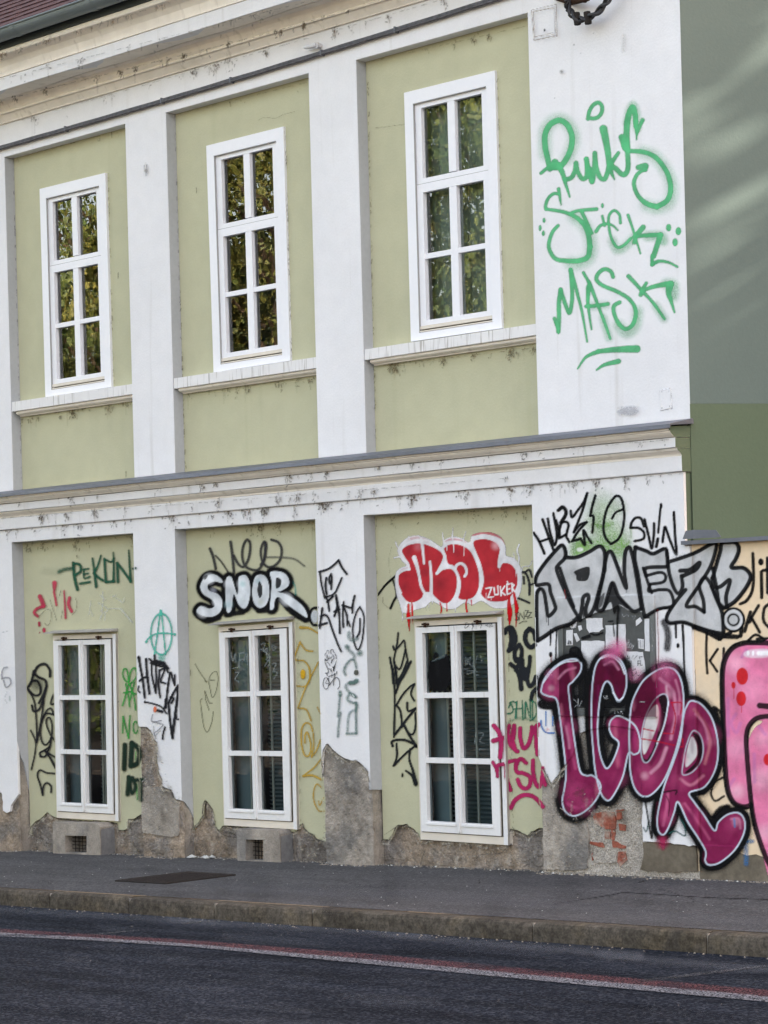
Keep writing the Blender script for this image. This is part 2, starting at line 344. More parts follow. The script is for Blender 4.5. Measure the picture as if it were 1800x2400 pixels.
# mortar below the joints
mj = MB(); mj.box(jx[0], jx[-1], KY + .012, KY + .128, -.4, -.39)
for x in jx[1:-1]: mj.box(x - .006, x + .006, KY + .012, KY + .12, ground(x, -5) - .02, G0 + GX * x + GY * KY - .006)
mj.build('kerb_joint_mortar', 'cement_patch', kerb, kind='stuff')
# painted lines on the road
def ribbon(name, top, bot, mt, dz):
    vs = []; 
    for p in top: q = Gp(*p, road=True); vs.append((q[0], q[1], ground(q[0], -5) + dz))
    n = len(top)
    for p in bot: q = Gp(*p, road=True); vs.append((q[0], q[1], ground(q[0], -5) + dz))
    me = bpy.data.meshes.new(name); me.from_pydata([tuple(map(float, v)) for v in vs], [], [(i, i + 1, n + i + 1, n + i) for i in range(n - 1)])
    return link(name, me, mt, kind='structure')
def shiftl(l, d): return [(a, b + d) for a, b in l]
redt = [(-2500, 2040), (0, 2178), (200, 2190), (450, 2205), (900, 2240), (1350, 2283), (1800, 2322), (3200, 2450)]
redb = [(-2500, 2047), (0, 2188), (200, 2199), (450, 2215), (900, 2255), (1350, 2298), (1800, 2339), (3200, 2470)]
whb = [(-2500, 2052), (0, 2197), (200, 2206), (450, 2222), (900, 2266), (1350, 2310), (1800, 2352), (3200, 2486)]
ribbon('red_road_line', redt, redb, 'red_paint', .004)
ribbon('white_road_line', redb, whb, 'white_paint', .008)
for t, b_ in ((PP('R', '370,538 600,516'), PP('R', '380,543 605,520')), (PP('Q', '1090,735 1400,698 1659,668'), PP('Q', '1120,745 1410,708 1659,677')), (PP('R', '780,488 970,468'), PP('R', '800,494 975,473'))):
    ribbon('bay_road_line', t, b_, 'faint_paint', .004)

# ------------------------------------------------------------------ the building
B = thing('town_house', 'two-storey olive and white plastered town house with graffiti along its ground floor', 'building', (0, 0, 0))
XL = -12.5
u_x = {k: W(px, py, 0)[0] for k, px, py in (('p0r', 7.2, 367), ('p1l', 292, 289), ('p1r', 387, 261), ('p2l', 723.7, 173), ('p2r', 835.8, 141.8), ('p3l', 1237, 34))}
# use straight verticals: mean of top and bottom readings
for k, a, b_ in (('p0r', (7.2, 367), (33.3, 1142.5)), ('p1l', (292, 289), (316.5, 1113.6)), ('p1r', (387, 261), (411.6, 1104.5)), ('p2l', (723.7, 173), (745.8, 1067.6)), ('p2r', (835.8, 141.8), (856, 1058.6)), ('p3l', (1237, 34), (1262.2, 1020.6))):
    u_x[k] = float((W(*a, 0)[0] + W(*b_, 0)[0]) / 2)
UT = float(np.mean([W(*p, 0)[2] for p in ((7.2, 367), (292, 289), (387, 261), (723.7, 173), (835.8, 141.8), (1237, 34))]))
p0l = u_x['p0r'] - .52; pm1 = p0l - 1.72
z_led = float(W(1200, 1026.8, 0)[2]) - .02
FRZ = float(W(0, 293, 0)[2])                                   # top of the plain frieze
outer = [(XL, z_led), (pm1, z_led), (pm1, UT), (p0l, UT), (p0l, z_led), (u_x['p0r'], z_led), (u_x['p0r'], UT), (u_x['p1l'], UT), (u_x['p1l'], z_led), (u_x['p1r'], z_led), (u_x['p1r'], UT),
         (u_x['p2l'], UT), (u_x['p2l'], z_led), (u_x['p2r'], z_led), (u_x['p2r'], UT), (u_x['p3l'], UT), (u_x['p3l'], z_led), (0, z_led), (0, FRZ), (XL, FRZ)]
slab('upper_pilasters', [outer], 0, .34, 'white_plaster', B, label='white upper storey pilasters and frieze')
# grey reveal faces (the sides of the pilasters take a darker grey than their fronts)
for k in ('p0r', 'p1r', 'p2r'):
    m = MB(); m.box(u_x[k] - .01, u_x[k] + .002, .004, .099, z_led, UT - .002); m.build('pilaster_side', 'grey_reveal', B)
# side wall of the house, round the obtuse corner
def solve_phi():
    best = None
    for k in range(20, 120):
        ph = R(k); q = np.array([.6 * math.cos(ph), .6 * math.sin(ph), 3.226]) - CAM
        y = PPY - F * (BX[1] @ q) / (BX[2] @ q)
        x = 900 + F * (BX[0] @ q) / (BX[2] @ q)
        e = abs(y - 946)
        if best is None or e < best[0]: best = (e, k, x)
    return best[1]
PHI = R(solve_phi()); print("PHI", math.degrees(PHI)); print("COS", math.sin(PHI)*sd.x-math.cos(PHI)*sd.y)
cphi, sphi = math.cos(PHI), math.sin(PHI)
ZS = 3.226; ZTOP = 8.3
def sidewall(name, z0, z1, off, mt):
    nx, ny = sphi * off, -cphi * off
    m = MB(); L = 9.0
    a = Vector((0.0 + nx, DL * 0 + ny, 0)); 
    q = [Vector((nx * 0 + 0.0005, 0.0 + (ny if off else 0), 0)), Vector((L * cphi + nx, L * sphi + ny, 0)), Vector((L * cphi - .3 * sphi, L * sphi + .3 * cphi, 0)), Vector((-.3, .3, 0))]
    m.add([(p.x, p.y, z0) for p in q] + [(p.x, p.y, z1) for p in q], [(0, 1, 5, 4), (1, 2, 6, 5), (2, 3, 7, 6), (3, 0, 4, 7), (4, 5, 6, 7), (3, 2, 1, 0)])
    return m.build(name, mt, B)
sidewall('side_wall', ZS, ZTOP, 0, 'green_render').__setitem__('label', 'grey green upper part of the side wall')
sidewall('side_wall', -.3, ZS - .001, .004, 'green_render_dark').__setitem__('label', 'darker olive green lower part of the side wall')

# window builder --------------------------------------------------------------
def quadmap(cs, y):
    c = [Vector((float(q[0]), float(q[2]))) for q in (W(a, b, y) for a, b in cs)]      # TL TR BL BR
    def f(u, v): 
        t = c[0].lerp(c[1], u); b_ = c[2].lerp(c[3], u); return tuple(t.lerp(b_, v))
    return f, c
def bar(mb, f, u0, u1, v0, v1, y0, y1, mi=0): mb.hexa([f(u0, v1), f(u1, v1), f(u1, v0), f(u0, v0)], y0, y1, mi)
def ring(mb, f, u0, u1, v0, v1, tu, tv, y0, y1, tb=None, mi=0):
    tb = tv if tb is None else tb
    bar(mb, f, u0, u0 + tu, v0, v1, y0, y1, mi); bar(mb, f, u1 - tu, u1, v0, v1, y0, y1, mi)
    bar(mb, f, u0 + tu, u1 - tu, v0, v0 + tv, y0, y1, mi); bar(mb, f, u0 + tu, u1 - tu, v1 - tb, v1, y0, y1, mi)
def pane(f, u0, u1, v0, v1, y, mt, par):
    me = bpy.data.meshes.new('pane'); q = [f(u0, v1), f(u1, v1), f(u1, v0), f(u0, v0)]
    t = RNG.uniform(-.0015, .0015, 4)
    me.from_pydata([(a, y + t[i], b) for i, (a, b) in enumerate(q)], [], [(0, 1, 2, 3)]); return link('pane', me, mt, par)
def room(f, par, y0, y1, name='dark_room'):
    m = MB(); q = [f(-.02, 1.02), f(1.02, 1.02), f(1.02, -.02), f(-.02, -.02)]
    m.add([(a, y0, b) for a, b in q] + [(a, y1, b) for a, b in q], [(7, 6, 5, 4), (0, 4, 5, 1), (1, 5, 6, 2), (2, 6, 7, 3), (3, 7, 4, 0)])
    return m.build(name, 'dim_room', par)
U_HOLES = []; 
def upper_window(cs, lab, cur):
    f, c = quadmap(cs, .08)
    m = MB(); ring(m, f, 0, 1, 0, 1, .098, .052, .078, .16, .030)
    wd = m.build('window', 'white_frame', B, label=lab)
    m = MB(); ring(m, f, .101, .899, .054, .376, .066, .020, .096, .135); bar(m, f, .457, .537, .074, .352, .098, .134); 
    m.build('upper_sash', 'white_frame', wd)
    m = MB(); ring(m, f, .101, .899, .378, .943, .066, .034, .092, .135, .020); bar(m, f, .457, .537, .412, .923, .094, .134)
    bar(m, f, .167, .457, .657, .678, .097, .133); bar(m, f, .537, .833, .657, .678, .097, .133)
    m.build('lower_sash', 'white_frame', wd)
    m = MB(); bar(m, f, .10, .90, .944, .957, .085, .13); bar(m, f, .10, .90, .963, .968, .080, .12); m.build('weather_bar', 'beige_frame', wd)
    m = MB(); bar(m, f, .099, .901, .957, .971, .110, .13); m.build('drain_gap', 'window_seal', wd)
    for v0, v1 in ((.074, .356), (.412, .657), (.678, .923)):
        for u0, u1 in ((.167, .457), (.537, .833)): 
            pane(f, u0, u1, v0, v1, .126, 'upper_glass', wd)
    m = MB(); bar(m, f, .099, .103, .05, .97, .0765, .09); bar(m, f, .1, .9, .0525, .0555, .0765, .09); bar(m, f, .101, .899, .3755, .3790, .0945, .1); m.build('frame_joint', 'joint_grey', wd, kind='stuff')
    room(f, wd, .165, 1.6)
    # curtain folds
    m = MB(); n = 60; vs = []
    for i in range(n + 1):
        u = cur[0] + (cur[1] - cur[0]) * i / n; a = f(u, .06); b_ = f(u, .95); y = .26 + .03 * math.sin(i * 1.3) + .012 * math.sin(i * 3.1)
        vs += [(a[0], y, a[1]), (b_[0], y, b_[1])]
    m.add(vs, [(2 * i, 2 * i + 1, 2 * i + 3, 2 * i + 2) for i in range(n)]); m.build('curtain', 'pale_curtain' if cur[1] - cur[0] > .9 else 'curtain', wd, smooth=True)
    return [f(.05, .03), f(.95, .03), f(.95, .97), f(.05, .97)]
UW = [((93, 443), (247, 405), (106.7, 931), (261.5, 906.7)), ((483.6, 341.8), (664.4, 296.6), (500.9, 873), (680.3, 845.2)), ((947.2, 217.7), (1160, 165), (963.5, 800.7), (1176.5, 769.3))]
ul = ['leftmost upper window with six panes and white frame', 'middle upper window with six panes reflecting trees', 'right upper window with six panes reflecting pale sky and trees']
uh = [upper_window(c, l, k) for c, l, k in zip(UW, ul, ((-.02, .5), (.62, 1.02), (-.02, 1.02)))]
for i, (a, b_) in enumerate((('p0r', 'p1l'), ('p1r', 'p2l'), ('p2r', 'p3l'))):
    slab('upper_panel', [[(u_x[a] - .05, z_led), (u_x[b_] + .05, z_led), (u_x[b_] + .05, UT + .05), (u_x[a] - .05, UT + .05)], uh[i]], REC, REC + .055, 'olive_plaster', B, label=['left', 'middle', 'right'][i] + ' olive panel of the upper storey')
slab('upper_panel', [[(pm1 - .05, z_led), (p0l + .05, z_led), (p0l + .05, UT + .05), (pm1 - .05, UT + .05)]], REC, REC + .055, 'olive_plaster', B)

# sills
for a, b_, row in (('p0r', 'p1l', [(62.7, 0)]), ('p1r', 'p2l', None), ('p2r', 'p3l', None)):
    x0, x1 = u_x[a] + .004, u_x[b_] - .001
    pts = {'p0r': ((30, 941), (311, 901), 23, 35), 'p1r': ((411, 886), (742, 837.5), 25, 37), 'p2r': ((857, 817), (1257, 760.5), 26, 39)}[a]
    zt = float(np.mean([W(*pts[0], .01)[2], W(*pts[1], .01)[2]])); k = 1 / (280 if a != 'p0r' else 265)
    k = {'p0r': 1 / 276., 'p1r': 1 / 304., 'p2r': 1 / 333.}[a]
    h1, h2 = pts[2] * k, pts[3] * k
    prof = [(REC + .01, zt + .012), (.008, zt), (.006, zt - h1), (.012, zt - h1 - .002), (REC + .01, zt - h1 - .002)]
    sweep('sill', prof, x0, x1, 'sill_plaster' if 'sill_plaster' in MAT else 'white_plaster', B, wav=.0015)
    e = zt - h1 - .002; d = h2 - h1
    prof = [(REC + .01, e), (.030, e), (.024, e - .25 * d), (.030, e - .5 * d), (.046, e - .7 * d), (.060, e - .78 * d), (.066, e - .82 * d), (.068, e - d), (REC + .01, e - d)]
    sweep('sill_moulding', prof, x0 + .035, x1, 'cream_moulding', B, wav=.002)

# mid ledge --------------------------------------------------------------
def zc(py, y, x=1200): return float(W(x, py, y)[2])
XE = -.004
zf = zc(1026.8, 0.0)
sweep('ledge_flashing', [(0.0, zf - .004), (-.01, zf + .004), (-.235, zc(1031.5, -.235)), (-.24, zc(1032, -.24)), (-.243, zc(1040.5, -.243)), (-.236, zc(1041.5, -.236)), (-.232, zc(1034, -.235)), (0, zf - .03)], XL, XE + .03, 'zinc', B, wav=.003)
rows = [(-.236, 1036.5), (-.216, 1037), (-.214, 1046.0), (-.203, 1046.8), (-.200, 1050), (-.186, 1055), (-.172, 1058.5), (-.166, 1061), (-.153, 1061.6)]
prof = [(.2, zc(1036.5, .0))] + [(y, zc(p, y)) for y, p in rows] + [(.2, zc(1061.6, -.153))]
sweep('ledge_cove', prof, XL, XE, 'cream_moulding', B, capmat='green_render_dark')
rows = [(-.150, 1063.0), (-.153, 1064), (-.151, 1084.6), (-.140, 1086)]
sweep('ledge_band', [(.2, zc(1063, -.15))] + [(y, zc(p, y)) for y, p in rows] + [(.2, zc(1086, -.14))], XL, XE - .001, 'white_plaster', B, capmat='green_render_dark')
rows = [(-.139, 1086.6), (-.137, 1088.5), (-.128, 1092), (-.112, 1096), (-.098, 1100), (-.092, 1104.6)]
sweep('ledge_cove', [(.2, zc(1086.6, -.14))] + [(y, zc(p, y)) for y, p in rows] + [(.2, zc(1104.6, -.092))], XL, XE, 'cream_moulding', B, capmat='green_render_dark')
rows = [(-.090, 1104.8), (-.096, 1106), (-.092, 1138), (-.084, 1139.6)]
sweep('ledge_band', [(.2, zc(1104.8, -.092))] + [(y, zc(p, y)) for y, p in rows] + [(.2, zc(1139.6, -.084))], XL, XE + .001, 'white_plaster', B, capmat='green_render_dark')
ZLT = zc(1140.6, DL)                                             # top of the lower white wall

# top cornice ---------------------------------------------------------------
def z0c(py, y): return float(W(0, py, y)[2])
rows = [(-.02, 292), (-.022, 289), (-.035, 283), (-.05, 276), (-.062, 270.5), (-.078, 269.5), (-.080, 266), (-.072, 265), (-.085, 258), (-.098, 249), (-.118, 240), (-.15, 235), (-.30, 217), (-.345, 214)]
# horizontal run of the soffit keeps its level
pr = [(y, z0c(p, y)) for y, p in rows]
sweep('cornice_cove', [(.2, pr[0][1])] + pr + [(.2, pr[-1][1])], XL, 0, 'cream_moulding', B)
rows = [(-.35, 213.5), (-.352, 184), (-.342, 183)]
pr2 = [(y, z0c(p, y)) for y, p in rows]
sweep('cornice_band', [(.2, pr2[0][1] + .003)] + pr2 + [(.2, pr2[-1][1])], XL, .001, 'white_plaster', B)
rows = [(-.356, 182.4), (-.360, 181), (-.356, 179.6), (-.358, 174), (-.372, 160), (-.400, 146), (-.445, 134), (-.470, 130.5), (-.482, 130), (-.488, 124), (-.482, 119)]
pr3 = [(y, z0c(p, y)) for y, p in rows]
sweep('cornice_cove', [(.2, pr3[0][1])] + pr3 + [(.2, pr3[-1][1])], XL, 0, 'cream_moulding', B)
zt = pr3[-1][1]
m = MB(); m.box(XL, 0.02, -.50, .2, zt + .002, zt + .14); m.build('eaves_board', 'gutter_dark', B)
# gutter: half round on brackets
gy, gr = -.585, .078; gz = float(W(0, 62, gy - gr)[2]) - .015
m = MB(); n = 14; vs = []; xs = [XL, 0.03]
for x in xs:
    for k in range(n + 1): t = math.pi * k / n; vs.append((x, gy - gr * math.cos(t), gz - gr * math.sin(t)))
    for k in range(n + 1): t = math.pi * (1 - k / n); vs.append((x, gy - (gr - .004) * math.cos(t), gz - (gr - .004) * math.sin(t)))
q = 2 * n + 2; m.add(vs, [(k, (k + 1) % q, q + (k + 1) % q, q + k) for k in range(q)])
g = m.build('gutter', 'gutter_zinc', B, smooth=False)
m = MB(); m.tube([(XL, gy - gr - .004, gz), (.03, gy - gr - .004, gz)], .009, 8); m.build('gutter_bead', 'gutter_zinc', g)
for px in (24, 205):
    xj = float(W(px, 60, gy - gr)[0]); m = MB(); vs = []
    for x in (xj - .035, xj + .035):
        for k in range(n + 1): t = math.pi * k / n; vs.append((x, gy - (gr + .004) * math.cos(t), gz - (gr + .004) * math.sin(t)))
    m.add(vs, [(k, k + 1, n + 2 + k, n + 1 + k) for k in range(n)]); m.build('gutter_joint', 'gutter_zinc', g)
# roof with tiles where they show
rz = gz + .03
m = MB(); m.add([(XL, gy + .03, rz), (.05, gy + .03, rz), (.05, 6, rz + 4.6), (XL, 6, rz + 4.6)], [(0, 1, 2, 3)]); roof = m.build('roof', 'roof_tile', B)
me = bpy.data.meshes.new('roof_tile'); m = MB(); m.box(-.085, .085, -.03, .36, 0, .016)
tile = m.build('roof_tile', 'roof_tile', roof); slope = math.atan2(4.6, 6 - gy)
first = True; k = 0
for r_ in range(7):
    for c_ in range(36):
        x = -9.6 + c_ * .176 + (.088 if r_ % 2 else 0); d = r_ * .15
        o = tile if first else tile.copy()
        if not first: COL.objects.link(o)
        first = False; o.parent = roof; o.matrix_parent_inverse = Matrix()
        o.location = (x, gy + .02 + d * math.cos(slope), rz + .012 + d * math.sin(slope) + RNG.uniform(0, .004)); o.rotation_euler = (slope - .06, 0, RNG.uniform(-.01, .01))
# body of the house above/behind so that light cannot leak
m = MB(); m.box(XL, -.02, .6, 6, z_led + .0, z_led + .1); m.build('floor_slab', 'dim_room', B)
m = MB(); m.box(XL, -.02, 5.5, 6, -.3, ZTOP - .5); m.build('rear_wall', 'far_wall', B)
m = MB(); m.box(XL, XL + .3, .35, 5.5, -.3, ZTOP - .5); m.build('end_wall', 'far_wall', B)
m = MB(); m.box(XL, -.02, .35, 5.9, ZTOP - .8, ZTOP - .7); m.build('ceiling_slab', 'dim_room', B)

RECU = REC; REC = .045
# ---- lower storey -----------------------------------------------------------
q_px = {'q0r': (30.4, 1271), 'q1l': (313.3, 1249.6), 'q1r': (412.3, 1240.7), 'q2l': (740, 1216.6), 'q2r': (853, 1207.5), 'q3l': (1247, 1182.5)}
q_bt = {'q0r': (35.5, 1700), 'q1l': (322, 1700.5), 'q1r': (423.1, 1876.8), 'q2l': (751.1, 1730.8), 'q2r': (866.5, 1831.8), 'q3l': (1261.4, 1773)}
Q = {k: (float(W(*p, DL)[0] + W(*q_bt[k], DL)[0]) / 2, float(W(*p, DL)[2])) for k, p in q_px.items()}
def front(fr, s): return XZ(PP(fr, s), DL)
zr = .0
seam = [XZ([(1634, 1982)], DL)[0], XZ([(1616, 1279)], DL)[0]]
loss3 = front('H', '1195,1335 1000,1318 845,1303 845,1000 840,830 830,700 810,590 740,565 640,560 560,570 480,590 440,600 425,640 425,680 350,800 300,870 255,930 200,830')
loss3 = rough(loss3) + [(Q['q3l'][0], XZ([(1261.4, 1773)], DL)[0][1])]
loss2 = [(Q['q2r'][0], XZ([(866.5, 1831.8)], DL)[0][1])] + rough(front('F', '1545,930 1530,860 1490,810 1440,770 1400,775 1355,755 1300,720 1260,690 1220,645 1205,655 1185,690 1175,760 1172,850')) 
loss2 = loss2[:-1] + [(Q['q2l'][0], loss2[-1][1] - .05)]
loss1 = [(Q['q1r'][0], XZ([(423.1, 1876.8)], DL)[0][1])] + rough(front('E', '1540,1195 1520,1190 1480,1110 1420,1095 1395,1075 1400,1020 1365,940 1355,830 1360,760 1350,690 1340,690 1300,600 1270,568 1210,565')) 
loss1 = loss1 + [(Q['q1l'][0], XZ(PP('E', '1187,555'), DL)[0][1])]
loss0 = [(Q['q0r'][0], XZ(PP('E', '130,1150'), DL)[0][1])] + rough(front('E', '112,1220 95,1250 85,1300 55,1310 25,1290 20,1150 8,1130 -60,1140 -200,1180'))
loss0 += [(p0l + .02, loss0[-1][1])]
ztp = lambda a, b_: [(Q[a][0], Q[a][1]), (Q[b_][0], Q[b_][1])]
xr = float(W(1603.5, 1190, DL)[0])
comb = [(XL, ZLT), (xr, ZLT), (xr, seam[1][1]), seam[1], seam[0]] + loss3[1:] + ztp('q3l', 'q2r') + loss2 + ztp('q2l', 'q1r') + loss1 + ztp('q1l', 'q0r') + loss0 + [(p0l + .02, Q['q0r'][1] - .02), (pm1, Q['q0r'][1] - .03), (pm1, -.35), (XL, -.35)]
slab('lower_pilasters', [comb], DL, DL + .024, 'white_plaster', B, label='white ground floor pilasters and frieze with broken plaster edges')
# masonry cores (rough, real relief)
def mrel(x, z): return .010 * mn.noise(Vector((x * 5, z * 5, 0))) + .008 * mn.noise(Vector((x * 17, z * 17, 4))) + .004 * mn.noise(Vector((x * 45, z * 45, 9)))
MF = DL + .022; MBk = REC + .020
def relief(name, x0, x1, z0, z1, y, mt, par=B, st=.014, fz=None, side=None):
    nx, nz = max(2, int((x1 - x0) / st)), max(2, int((z1 - z0) / st)); vs = []; fs = []
    for j in range(nz + 1):
        for i in range(nx + 1):
            x = x0 + (x1 - x0) * i / nx; z = z0 + (z1 - z0) * j / nz; vs.append((x, y + mrel(x, z), z))
    for j in range(nz):
        for i in range(nx): a = j * (nx + 1) + i; fs.append((a, a + 1, a + nx + 2, a + nx + 1))
    m = MB(); m.add(vs, fs); return m.build(name, mt, par)
def corebox(x0, x1, z1, lab=None):
    m = MB(); m.box(x0 + .004, x1 - .02, MF + .014, .3, -.4, z1); return m.build('pilaster_core', 'masonry', B)
for a, b_, z1 in ((XL, 'q0r', 1.1), ('q1l', 'q1r', 1.45), ('q2l', 'q2r', 1.2), ('q3l', 0.03, 1.5)):
    x0 = a if not isinstance(a, str) else Q[a][0]; x1 = b_ if not isinstance(b_, str) else Q[b_][0]
    if a == XL: x0 = p0l
    relief('bare_masonry', x0 + .002, x1 - .003, -.25, z1, MF, 'cement_patch' if a == 'q2l' else ('pebble_mortar' if a == 'q3l' else 'masonry'))
    corebox(x0, min(x1, xr + .015), ZLT)
m = MB(); m.box(XL, XE - .1, .2, .3, Q['q0r'][1], ZLT); m.build('lintel_core', 'masonry', B)
m = MB(); m.box(xr - .02, xr - .001, DL + .004, .03, 2.25, ZLT - .003); m.build('corner_return', 'green_render_dark', B)
# soffit plate of the frieze over each panel
for a, b_ in (('q0r', 'q1l'), ('q1r', 'q2l'), ('q2r', 'q3l')):
    m = MB(); x0, x1 = Q[a][0], Q[b_][0]
    m.add([(x0 - .01, DL + .02, Q[a][1] + .001), (x1 + .01, DL + .02, Q[b_][1] + .001), (x1 + .01, .2, Q[b_][1] + .001), (x0 - .01, .2, Q[a][1] + .001),
           (x0 - .01, DL + .02, Q[a][1] + .05), (x1 + .01, DL + .02, Q[b_][1] + .05), (x1 + .01, .2, Q[b_][1] + .05), (x0 - .01, .2, Q[a][1] + .05)],
          [(3, 2, 1, 0), (4, 5, 6, 7), (0, 1, 5, 4), (1, 2, 6, 5), (2, 3, 7, 6), (3, 0, 4, 7)]); m.build('panel_soffit', 'white_plaster', B)
# darker grey plaster on the right hand sides of the pilasters, broken near the ground
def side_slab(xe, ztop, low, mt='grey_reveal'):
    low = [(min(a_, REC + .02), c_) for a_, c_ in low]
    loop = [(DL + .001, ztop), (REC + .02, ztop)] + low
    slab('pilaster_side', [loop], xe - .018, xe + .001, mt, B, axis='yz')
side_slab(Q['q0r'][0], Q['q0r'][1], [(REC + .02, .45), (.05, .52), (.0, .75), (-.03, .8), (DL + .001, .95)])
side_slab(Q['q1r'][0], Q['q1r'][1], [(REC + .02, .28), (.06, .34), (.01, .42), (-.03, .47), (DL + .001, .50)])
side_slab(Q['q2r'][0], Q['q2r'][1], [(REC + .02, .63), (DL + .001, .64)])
for k, z1 in (('q0r', .95), ('q1r', .5), ('q2r', .64)):
    xe = Q[k][0]; m = MB(); n, nn = 8, 30; vs = []
    for j in range(nn + 1):
        for i in range(n + 1):
            y = MF + (.075 - MF) * i / n; z = -.25 + (z1 + .3 + .0) * j / nn; vs.append((xe - .016 + mrel(y + 5, z) * .8, y, z))
    m.add(vs, [(j * (n + 1) + i, j * (n + 1) + i + 1, (j + 1) * (n + 1) + i + 1, (j + 1) * (n + 1) + i) for j in range(nn) for i in range(n)]); m.build('bare_masonry', 'cement_patch', B)

# olive panels of the ground floor
LW = [((123.4, 1482), (271, 1477), (132.9, 1916.7), (278, 1924.8)), ((511.5, 1461.6), (684.8, 1448.6), (525, 1934.3), (696.9, 1944.2)), ((970.7, 1447.4), (1175.5, 1435.4), (985.6, 1967.4), (1191.5, 1981))]
WY = .020
jag = [('E', '1215,1325 1150,1360 1110,1370 1100,1450 1065,1462 1025,1450 1015,1400 900,1385 700,1378 495,1355 450,1335 410,1305 370,1345 300,1390 265,1430 240,1500'),
       ('F', '1190,1400 1140,1380 1100,1345 1040,1300 1025,1265 1010,1270 990,1310 960,1330 940,1325 800,1300 600,1290 415,1278 400,1285 375,1320 350,1290 335,1220 330,1160 285,1095 265,1080 250,1110 250,1200 215,1250 175,1300 160,1310'),
       ('G', '1395,1298 1310,1320 1280,1355 1200,1315 1150,1305 1135,1330 1120,1420 900,1410 600,1390 455,1385 430,1340 390,1300 360,1290 340,1268 310,1275 270,1275 250,1290 235,1340 210,1385 160,1385 145,1390')]
quads = []
for i, (a, b_) in enumerate((('q0r', 'q1l'), ('q1r', 'q2l'), ('q2r', 'q3l'))):
    f, c = quadmap(LW[i], WY)
    j = rough(XZ(PP(*jag[i]), REC), .007, .025)
    x0, x1 = Q[a][0] + .0015, Q[b_][0] + .06
    loop = [(x0, Q[a][1] + .02), (x1, Q[b_][1] + .02), (x1, j[0][1])] + j + [(x0, j[-1][1])]
    # hole for the window, clipped to stay above the jagged edge
    hole = [f(.03, .03), f(.97, .03), f(.97, .965), f(.03, .965)]
    slab('lower_panel', [loop, hole], REC, REC + .022, 'olive_plaster', B, label=['left', 'middle', 'right'][i] + ' olive panel of the ground floor with broken lower edge')
    relief('bare_masonry', x0 - .02, x1, -.25, .34, MBk, 'masonry')
    zz = min(q[1] for q in hole)
    m = MB(); m.box(x0 - .02, hole[0][0], MBk + .02, .3, .3, Q[a][1] + .1); m.box(hole[1][0], x1, MBk + .02, .3, .3, Q[a][1] + .1)
    m.box(hole[0][0], hole[1][0], MBk + .02, .3, hole[0][1] + .02, Q[a][1] + .1); m.box(hole[0][0], hole[1][0], MBk + .02, .3, .2, zz - .02); m.build('panel_core', 'masonry', B)

